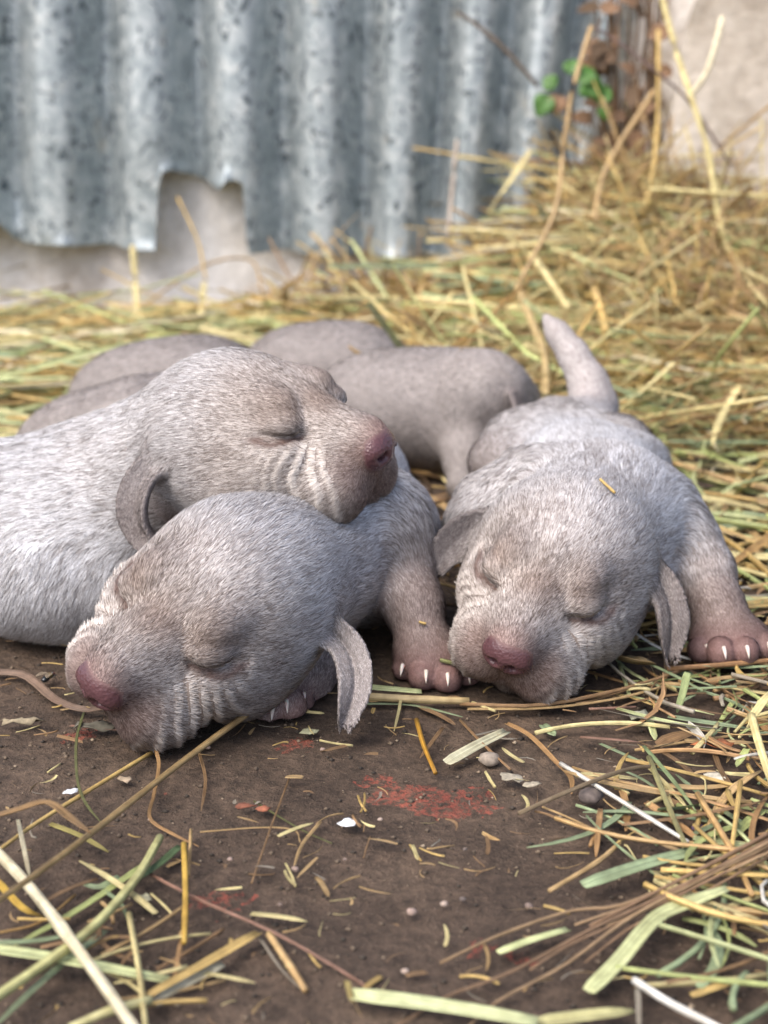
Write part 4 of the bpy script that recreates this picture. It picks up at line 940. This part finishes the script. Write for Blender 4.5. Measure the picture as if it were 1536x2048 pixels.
lay([(997, 1907), (1060, 1883, .001), (1137, 1860, .001)], 17, 'pgreen', B_, 'short flat pale green blade lying next to the reddish stem bundle', tip=.85)
lay([(1178, 1985), (1240, 1922, .001), (1308, 1842, .003), (1370, 1810, .004), (1455, 1778, .006)], 26, (.50, .53, .27), B_, 'wide pale green leaf with a ragged end under the reddish stems', m=24, tip=.5)
lay([(1481, 1563, .006), (1473, 1630, .004), (1464, 1692, .003)], 10, 'gold', T_, 'gold straw stub propped on the long golden straw')
lay([(1395, 1588, .003), (1460, 1695, .003), (1505, 1792, .002)], 13, (.52, .33, .14), T_, 'thick orange-tan straw crossing the long golden straw')
lay([(1322, 1739, .002), (1420, 1745, .003), (1560, 1752, .004)], 11, 'gold', T_)
lay([(1268, 1960, .002), (1340, 2006, .003), (1450, 2062, .004)], 16, 'white', T_, 'thick white straw lying below the wide green leaf')
lay([(1275, 1965), (1279, 2060)], 11, 'grey', B_)
lay([(1075, 2046), (1180, 2032, .001), (1268, 2022)], 20, (.56, .53, .25), B_)
lay([(1287, 1492, .002), (1345, 1560, .003), (1392, 1622, .001)], 7, (.28, .36, .17), B_, 'slim green grass blade lying across the chaff')
lay([(1298, 1515, .002), (1340, 1620, .002), (1372, 1692, .002)], 12, (.30, .28, .13), T_)
lay([(1503, 1432, .010), (1522, 1500, .010), (1550, 1580, .008)], 17, 'pale', T_, 'thick pale jointed straw stub above the chaff')
lay([(1503, 1436, .011), (1535, 1395, .014), (1570, 1370, .014)], 13, 'pale', B_)
lay([(920, 1408), (1080, 1410, .002), (1250, 1377, .003), (1380, 1335, .002)], 8, 'brown', T_, 'long bent brown stem running past the flat puppy\'s chin')
lay([(935, 1418), (1090, 1416, .001), (1230, 1398, .002), (1330, 1372, .002)], 6, 'tan', T_)
lay([(1178, 1418), (1272, 1414)], 6, 'pink', T_)
lay([(715, 1374, .002), (780, 1380, .002), (843, 1385, .001)], 15, 'pgreen', B_, 'pale green blade between the front puppy\'s ear and paw', tip=.9)
lay([(708, 1391, .001), (820, 1398, .001), (938, 1402)], 17, (.50, .38, .19), T_, 'tan straw under the front puppy\'s outstretched paw', m=10)
lay([(712, 1408), (820, 1410), (925, 1434)], 5, 'bgreen', B_)
lay([(803, 1392, .002), (797, 1425, .001), (788, 1462)], 6, 'pale', B_)
lay([(838, 1414), (880, 1432), (910, 1450)], 9, 'brown', B_)
lay([(1335, 1337, .003), (1440, 1330, .004), (1570, 1318, .004)], 11, (.36, .20, .09), T_, 'brown-orange stalk lying in front of the flat puppy\'s lifted paw')
lay([(1375, 1345, .012), (1366, 1385, .006), (1354, 1425, .001)], 15, (.33, .40, .18), B_, 'short upright green blade in front of the flat puppy\'s paw')
lay([(1235, 1320, .003), (1270, 1328, .004), (1310, 1330, .003)], 26, (.38, .27, .13), B_, 'broken tan husk beside the flat puppy\'s ear', fold=.6)
lay([(1085, 1450), (1110, 1472)], 15, 'bgreen', B_); lay([(1160, 1475), (1280, 1485, .001)], 9, 'pink', B_); lay([(1200, 1488), (1260, 1515), (1330, 1545)], 7, 'bgreen', B_)
lay([(1298, 1437), (1310, 1480)], 16, 'pgreen', B_); lay([(1362, 1405), (1420, 1375), (1540, 1335)], 6, 'bgreen', B_); lay([(1440, 1445), (1480, 1390), (1560, 1345)], 8, 'green', B_)
lay([(1270, 1500), (1400, 1480), (1540, 1462)], 6, 'tan', T_); lay([(825, 1690), (836, 1720)], 8, 'pale', B_); lay([(820, 1690), (842, 1722)], 5, 'gold', T_)
# --- random loose pieces, each its own thing
def scatter(n, box, lenr, radr, cols, seed, blade):
    rg = np.random.default_rng(seed)
    for i in range(n):
        u = rg.uniform(box[0], box[2]); v = rg.uniform(box[1], box[3]); p0 = G(u, v); a = rg.uniform(0, 2 * np.pi); L = rg.uniform(*lenr); r = rg.uniform(*radr)
        t = np.linspace(-.5, .5, 8)[:, None]; d = np.array([[math.cos(a), math.sin(a), 0]]); s_ = np.array([[-math.sin(a), math.cos(a), 0]])
        PT = p0[None] + d * t * L + s_ * (t ** 2) * L * rg.normal(0, .25); PT[:, 2] = r + .0012 + rg.uniform(0, .004) * (1 + t[:, 0]) * rg.random() * (L > .03)
        kind = B_ if rg.random() < blade else T_
        straw_object(PT, np.full(8, r * (1.7 if kind == B_ else 1)), PAL[cols[rg.integers(len(cols))]] * rg.uniform(.75, 1.15), kind, None, None)
scatter(60, (1180, 1340, 1540, 1720), (.010, .045), (.0003, .0008), ['tan', 'gold', 'pale', 'bgreen', 'green', 'brown', 'orange', 'pgreen'], 81, .5)
scatter(30, (1380, 1650, 1540, 2040), (.012, .05), (.0003, .0009), ['tan', 'gold', 'pale', 'bgreen', 'green', 'brown', 'pgreen'], 82, .5)
scatter(14, (0, 1780, 420, 2048), (.010, .035), (.0003, .0006), ['tan', 'gold', 'pale', 'bgreen', 'brown'], 83, .5)
scatter(26, (420, 1420, 1180, 1980), (.004, .012), (.0002, .0005), ['tan', 'gold', 'pale', 'brown'], 84, .4)
scatter(30, (1400, 1000, 1540, 1300), (.03, .09), (.0007, .0016), ['pale', 'pgreen', 'green', 'gold', 'tan'], 85, .5)

# --- tall stalks standing in the heap by the wall
stand([(1318, -30, 1.08), (1351, 96, 1.07), (1382, 192, 1.06), (1418, 311, 1.05), (1447, 474, 1.04), (1498, 556, 1.03)], 12, 'pale', T_, 'tall pale stalk bent in front of the stone slab')
stand([(1382, 192, 1.06), (1418, 134, 1.06), (1445, 34, 1.07)], 11, 'cream', T_, 'side shoot rising from the tall pale stalk before the slab')
stand([(1317, 60, 1.1), (1316, 240, 1.09), (1303, 364, 1.08), (1285, 430, 1.07)], 10, 'gold', T_, 'upright golden stalk between the sheet and the stone slab')
stand([(1183, 53, 1.05), (1145, 182, 1.03), (1126, 307, 1.02), (1107, 431, 1.0), (1035, 572, .97)], 10, 'tan', T_, 'long tan stalk leaning before the green leaves')
stand([(1035, 572, .97), (1062, 640, .93), (1086, 700, .88), (1092, 760, .84), (1090, 835, .78)], 17, (.56, .42, .2), T_, 'thick golden stalk bending down behind the raised tail')
stand([(1183, 53, 1.06), (1231, 81, 1.07), (1317, 148, 1.08), (1380, 206, 1.09), (1461, 330, 1.1)], 6, (.28, .2, .19), T_, 'purplish stem slanting across towards the stone slab')
stand([(977, 426, 1.15), (1015, 370, 1.15), (1061, 302, 1.16)], 13, 'pale', B_, 'pale blade sticking up against the corrugated sheet', tip=.8)
stand([(1308, 182, 1.1), (1226, 311, 1.08), (1198, 383, 1.07), (1190, 440, 1.05)], 11, 'tan', T_, 'tan stalk leaning away from the golden upright')
stand([(1300, 378, 1.04), (1400, 384, 1.04), (1560, 395, 1.04)], 8, 'pale', T_, 'level pale stalk in front of the slab\'s foot')
stand([(1442, 292, 1.1), (1560, 195, 1.08)], 6, 'tan', T_, 'thin tan stem slanting across the slab face')
stand([(1063, 508, 1.0), (1100, 562, .98), (1138, 618, .95)], 15, 'pale', T_, 'stout pale straw stub poking out of the heap behind the raised tail')
stand([(1188, 575, .98), (1200, 615, .97), (1213, 665, .95)], 16, 'gold', T_, 'stout golden straw stub poking out of the heap')
stand([(265, 490, 1.2), (271, 570, 1.19), (276, 648, 1.17)], 13, 'pale', B_, 'pale blade standing against the rendered wall left of the notch', tip=.9)
stand([(408, 565, 1.2), (400, 650, 1.17)], 12, 'pale', B_, 'short pale blade standing below the torn notch', tip=.9)
stand([(355, 395, 1.24), (395, 480, 1.22), (412, 560, 1.2)], 5, 'gold', T_, 'thin golden stem leaning inside the torn notch')
stand([(250, 640, 1.2), (400, 535, 1.22), (500, 520, 1.24), (525, 585, 1.2)], 5, 'tan', T_, 'thin arched stem looping over the straw below the notch')
stand([(915, 280, 1.24), (906, 360, 1.23), (895, 480, 1.2)], 9, (.42, .36, .3), T_, 'faint upright streak standing in for a light reflection on the corrugated sheet')  # thin pale strip added to imitate a light reflection on the sheet
stand([(1059, 378, 1.1), (1073, 405, 1.1), (1090, 440, 1.09)], 13, (.07, .08, .03), B_, 'dark green dead leaf blade stuck upright in the heap')
stand([(1420, 520, 1.0), (1330, 560, .98), (1250, 640, .95)], 8, 'gold', T_, 'golden stalk lying against the slope of the heap')
stand([(1536, 640, .95), (1400, 720, .92), (1300, 800, .88)], 11, 'tan', T_, 'tan stalk on the heap slope at the flat puppy\'s hip')
stand([(1480, 770, .80), (1440, 840, .78), (1425, 890, .76)], 15, 'pale', B_, 'pale curled blade beside the flat puppy\'s flank')
stand([(915, 24, 1.22), (960, 55, 1.21), (1011, 100, 1.2), (1075, 172, 1.19)], 8, (.10, .07, .045), T_, 'dark bare twig slanting down to the green leaves', name='dry_twig')
for k in range(8):
    u0 = random.uniform(1120, 1500); v0 = random.uniform(380, 620); Y = random.uniform(.95, 1.12)
    stand([(u0, v0 + 90, Y), (u0 + random.uniform(-40, 40), v0, Y + .01), (u0 + random.uniform(-90, 90), v0 - random.uniform(60, 200), Y + .03)], random.uniform(3, 6), random.choice(['tan', 'gold', 'brown', 'pale']), T_, 'fine dry stem sticking up out of the straw heap', 'fine stems in the heap')

# --- creeper with green leaves and the dry vine in the gap
def leaf_mesh(name, c, d, n, L, W, mat, parent=None, curl=.25):
    d = nrm(np.array(d, float)); n = np.array(n, float); n = nrm(n - d * (n @ d)); s_ = np.cross(n, d); V = []; K = 9
    for i in range(K):
        t = i / (K - 1); w_ = W * math.sin(math.pi * min(1, t ** .8)) ** .8 + 1e-4
        for x in (-1, -.5, 0, .5, 1): V.append(c + d * L * t + s_ * w_ * x + n * (abs(x) * .35 * w_ - curl * L * t * t))
    i = np.arange(K * 5).reshape(K, 5); f = np.stack([i[:-1, :-1], i[:-1, 1:], i[1:, 1:], i[1:, :-1]], -1).reshape(-1, 4)
    o = mesh_obj(name, np.array(V), f, M[mat], parent=parent); so_ = o.modifiers.new('thickness', 'SOLIDIFY'); so_.thickness = .0003; return o
def empty(name, loc, label, cat, group=None):
    o = bpy.data.objects.new(name, None); S.collection.objects.link(o); o.location = Vector(loc); o.empty_display_size = .01; tag(o, label, cat, group); return o
def stem_part(parent, pts, r, mat, name='stem'):
    g = resample(np.array(pts), 4 * len(pts)); v, f, u = tubes(g[None], np.linspace(r, r * .6, len(g))[None], 7); return mesh_obj(name, v, f, M[mat], parent=parent)
e = empty('creeper', WY(1150, 300, 1.2), 'small creeper with fresh green leaves against the sheet\'s edge', 'plant')
stem_part(e, [WY(1175, 420, 1.2), WY(1150, 300, 1.2), WY(1140, 210, 1.19), WY(1100, 185, 1.19)], .0012, 'bark'); stem_part(e, [WY(1150, 300, 1.2), WY(1185, 230, 1.2), WY(1205, 190, 1.2)], .001, 'bark')
for (u, v, du, dv, L, W, mt) in ((1100, 190, -20, 30, .019, .009, 'leaf_green'), (1112, 175, -25, -20, .013, .007, 'leaf_green'), (1120, 190, -8, 30, .016, .008, 'dead_leaf'), (1155, 165, 30, -30, .018, .009, 'leaf_green'), (1165, 160, 20, 20, .018, .010, 'leaf_green'), (1140, 150, 10, -40, .014, .007, 'leaf_green'), (1190, 205, 25, -30, .018, .009, 'leaf_green'), (1205, 210, 8, 40, .012, .005, 'leaf_green'), (1180, 175, 30, 10, .014, .007, 'leaf_green')):
    leaf_mesh('leaf', WY(u, v, 1.19), RT * du - UPV * dv, (-.2, -1, .35), L, W, mt, e)
e = empty('dry_vine', WY(1260, 450, 1.24), 'tangled dry brown vine filling the gap between sheet and slab', 'plant')
for k in range(22):
    u0 = 1188 + 6 * k; stem_part(e, [WY(u0 + random.uniform(-20, 20), 470, 1.22), WY(u0 + random.uniform(-25, 25), 300, 1.23), WY(u0 + random.uniform(-25, 30), 140, 1.22), WY(u0 + random.uniform(-20, 40), -40, 1.22)], random.uniform(.0008, .0022), random.choice(['bark', 'bark', 'dead_leaf']))
for k in range(48):
    leaf_mesh('leaf', WY(random.uniform(1180, 1325), random.uniform(0, 420), 1.215), (random.uniform(-1, 1), random.uniform(-.4, .2), random.uniform(-1, .4)), (random.uniform(-.5, .5), -1, .3), random.uniform(.010, .022), random.uniform(.004, .008), random.choice(['dead_leaf', 'dead_leaf', 'bark']), e, random.uniform(-.4, .5))

# --- scraps, pebbles and petals on the soil
def scrap(u, v, w_, col, label, cat, name, seed, mat='litter', asp=.5, rot=0.0, group=None, hump=.25):
    rg = np.random.default_rng(seed); p0 = G(u, v); s_ = w_ / F * ((p0 - CAMP) @ FW) / 2; n = 12; a = np.arange(n) / n * 2 * np.pi; V = [np.array([0, 0, hump * s_])]
    for rr in (.55, 1.0):
        rad = s_ * rr * rg.uniform(.65, 1.2, n)
        for i in range(n):
            x, y = rad[i] * math.cos(a[i]), rad[i] * asp * math.sin(a[i]) * 2.0
            V.append(np.array([x * math.cos(rot) - y * math.sin(rot), x * math.sin(rot) + y * math.cos(rot), hump * s_ * (1.0 - rr) + rg.uniform(0, .35) * s_ * rr]))
    V = np.array(V); f3 = np.array([(0, 1 + i, 1 + (i + 1) % n) for i in range(n)]); f4 = np.array([(1 + i, 1 + n + i, 1 + n + (i + 1) % n, 1 + (i + 1) % n) for i in range(n)])
    V = V + p0 + np.array([0, 0, .0012]); c = np.repeat(np.array(lin(*col))[None], len(V), 0) * rg.uniform(.8, 1.15, (len(V), 1))
    o = mesh_obj(name, V, [f3, f4], M[mat], cols=c, smooth=False); so_ = o.modifiers.new('thickness', 'SOLIDIFY'); so_.thickness = .00025; tag(o, label, cat, group)
scrap(694, 1655, 36, (225, 228, 230), 'small torn white paper scrap alone on bare soil', 'scrap', 'paper_scrap', 1, rot=.9, hump=.05)
scrap(142, 1592, 34, (205, 208, 210), 'white paper scrap beside the yellow straw', 'scrap', 'paper_scrap', 2, asp=.25, rot=.3, hump=.05)
scrap(1020, 1565, 50, (150, 142, 124), 'crumpled grey leaf scrap near the red paint patch', 'leaf', 'leaf_scrap', 3, asp=.35, rot=-.4, hump=.2)
scrap(1062, 1578, 40, (158, 148, 128), 'thin grey leaf scrap joined to the crumpled one', 'leaf', 'leaf_scrap', 4, asp=.25, rot=.2, hump=.2)
scrap(618, 1473, 40, (140, 140, 112), 'small olive leaf scrap by the front puppy\'s ear tip', 'leaf', 'leaf_scrap', 5, asp=.35, rot=.2)
scrap(190, 1465, 90, (92, 88, 76), 'dark crumpled dead leaf below the front puppy\'s nose', 'leaf', 'leaf_scrap', 6, asp=.22, hump=.3)
scrap(250, 1568, 36, (160, 142, 118), 'small torn tan leaf scrap on the soil', 'leaf', 'leaf_scrap', 7, asp=.35, rot=-.2)
scrap(288, 1808, 40, (150, 146, 118), 'pale leaf scrap with holes next to the green blades', 'leaf', 'leaf_scrap', 8, asp=.5, rot=.4)
scrap(1275, 1440, 46, (150, 150, 128), 'grey-green leaf scrap lying on the chaff', 'leaf', 'leaf_scrap', 9, asp=.5, rot=.3)
scrap(1430, 1565, 50, (188, 182, 162), 'pale crumpled leaf scrap in the chaff', 'leaf', 'leaf_scrap', 10, asp=.5, rot=1.1)
scrap(1425, 1502, 100, (150, 92, 56), 'broad rust-brown leaf scrap in the chaff', 'leaf', 'leaf_scrap', 11, asp=.2, rot=-.05)
scrap(1262, 1585, 34, (130, 140, 112), 'small green leaf scrap by the white straw', 'leaf', 'leaf_scrap', 12, asp=.5)
scrap(490, 1623, 46, (122, 74, 54), 'dark orange dried petal on bare soil', 'petal', 'dried_petal', 13, asp=.2, hump=.4)
scrap(527, 1626, 30, (142, 86, 62), 'bright orange dried petal beside the darker one', 'petal', 'dried_petal', 14, asp=.4, hump=.5)
scrap(45, 1455, 90, (140, 128, 104), 'flat grey dead leaf strip left of the front puppy\'s nose', 'leaf', 'leaf_scrap', 15, asp=.15, rot=.1)
scrap(1395, 1665, 30, (92, 72, 92), 'small purple leaf scrap at the white straw\'s end', 'leaf', 'leaf_scrap', 16, asp=.4)
def pebble(u, v, w_, col, seed, label, group=None):
    rg = np.random.default_rng(seed); p0 = G(u, v); s_ = w_ / F * ((p0 - CAMP) @ FW) / 2
    n, m = 10, 7; V = []
    for j in range(m):
        ph = math.pi * j / (m - 1)
        for i in range(n):
            th = 2 * math.pi * i / n; V.append((math.sin(ph) * math.cos(th), math.sin(ph) * math.sin(th), math.cos(ph)))
    V = np.array(V); V *= (0.8 + 0.5 * noise(V * 1.4 + seed * 3.1, 5))[:, None] * s_ * np.array([1, .85, .6]); i = np.arange(n * m).reshape(m, n); j = np.roll(i, -1, 1)
    f = np.stack([i[:-1], i[1:], j[1:], j[:-1]], -1).reshape(-1, 4); V = V + p0 + np.array([0, 0, s_ * .35])
    o = mesh_obj('pebble', V, f, M['litter'], cols=np.repeat(lin(*col)[None], len(V), 0)); tag(o, label, 'pebble', group)
pebble(978, 1525, 40, (138, 126, 112), 1, 'rounded grey-brown pebble beside the flat pale straw strip'); pebble(1215, 1637, 36, (130, 122, 100), 2, 'rounded olive pebble by the short orange straw chip')
for k, (u, v, w_) in enumerate(((824, 1826, 20), (1058, 1815, 18), (888, 1810, 16), (925, 1800, 14), (590, 1740, 16), (416, 1497, 12), (810, 1945, 16), (1180, 1600, 50), (645, 1500, 10), (690, 1720, 9), (760, 1640, 10), (930, 1700, 10), (460, 1720, 11), (560, 1810, 10), (300, 1640, 9))):
    pebble(u, v, w_, ((150, 130, 118), (120, 104, 94), (168, 150, 136), (96, 86, 80))[k % 4], 10 + k, 'small angular pebble lying loose on the bare soil', 'small pebbles on the soil')

# --- flies
def fly(loc, rz, label, sc=1.0):
    e = empty('fly', loc, label, 'fly'); cz, sz = math.cos(rz), math.sin(rz); Rz = np.array([[cz, -sz, 0], [sz, cz, 0], [0, 0, 1]])
    def W_(p): return np.array(loc) + Rz @ (np.array(p, float) * sc / 1000)
    def blob(name, c, r, mat):
        n, m = 10, 8; V = np.array([(math.sin(math.pi * j / (m - 1)) * math.cos(2 * math.pi * i / n), math.sin(math.pi * j / (m - 1)) * math.sin(2 * math.pi * i / n), math.cos(math.pi * j / (m - 1))) for j in range(m) for i in range(n)]) * np.array(r)
        i = np.arange(n * m).reshape(m, n); j = np.roll(i, -1, 1); f = np.stack([i[:-1], i[1:], j[1:], j[:-1]], -1).reshape(-1, 4)
        return mesh_obj(name, np.array([W_(np.array(c) + q) for q in V]), f, M[mat], parent=e)
    blob('abdomen', (-1.9, 0, 1.5), (1.9, 1.2, 1.1), 'fly_body'); blob('thorax', (.6, 0, 1.8), (1.3, 1.1, 1.1), 'fly_thorax'); blob('head', (2.2, 0, 1.7), (.7, .95, .85), 'fly_body')
    for s in (1, -1):
        blob('eye', (2.35, .55 * s, 1.85), (.5, .45, .6), 'fly_eye')
        leaf_mesh('wing', W_((.5, .6 * s, 2.6)), Rz @ np.array([-1, .32 * s, .12]), (0, 0, 1), .0052 * sc, .0011 * sc, 'fly_wing', e, .02)
        for k in (-1, 0, 1):
            pts = [W_((.6 + .6 * k, .7 * s, 1.4)), W_((.8 + 1.2 * k, 1.9 * s, 1.9)), W_((.9 + 1.7 * k, 2.6 * s, .1))]; v, f, u = tubes(np.array(pts)[None], np.array([[.16, .12, .07]]) * sc / 1000, 5); mesh_obj('leg', v, f, M['fly_body'], parent=e)
fly(G(98, 1362), 1.2, 'dark fly standing on the soil by the front puppy\'s nose')

# --- chips of straw caught in the fur
def on_fur(k, u, v):
    V = PUP_V[k]; q = V - CAMP; d = q @ FW; uu = CX + F * q[:, 0] / d; vv = CY - F * (q @ UPV) / d
    m = (np.hypot(uu - u, vv - v) < 9); return P(u, v, d[m].min() - 0.0012) if m.any() else P(u, v, 0.5)
for k, a, b, w_, col, lab in ((2, (1200, 958), (1230, 986), 6, 'gold', 'short golden straw chip caught on the flat puppy\'s crown'), (0, (838, 1244), (852, 1248), 6, 'gold', 'tiny golden chip stuck on the front puppy\'s foreleg'), (0, (880, 1320), (920, 1330), 9, 'olive', 'olive grass chip on top of the front puppy\'s paw')):
    p0, p1 = on_fur(k, *a), on_fur(k, *b); PT = p0[None] + (p1 - p0)[None] * np.linspace(0, 1, 6)[:, None]
    straw_object(PT, np.full(6, w_ * .5 * .5 / F), PAL[col], T_, lab, None, 'straw_chip')
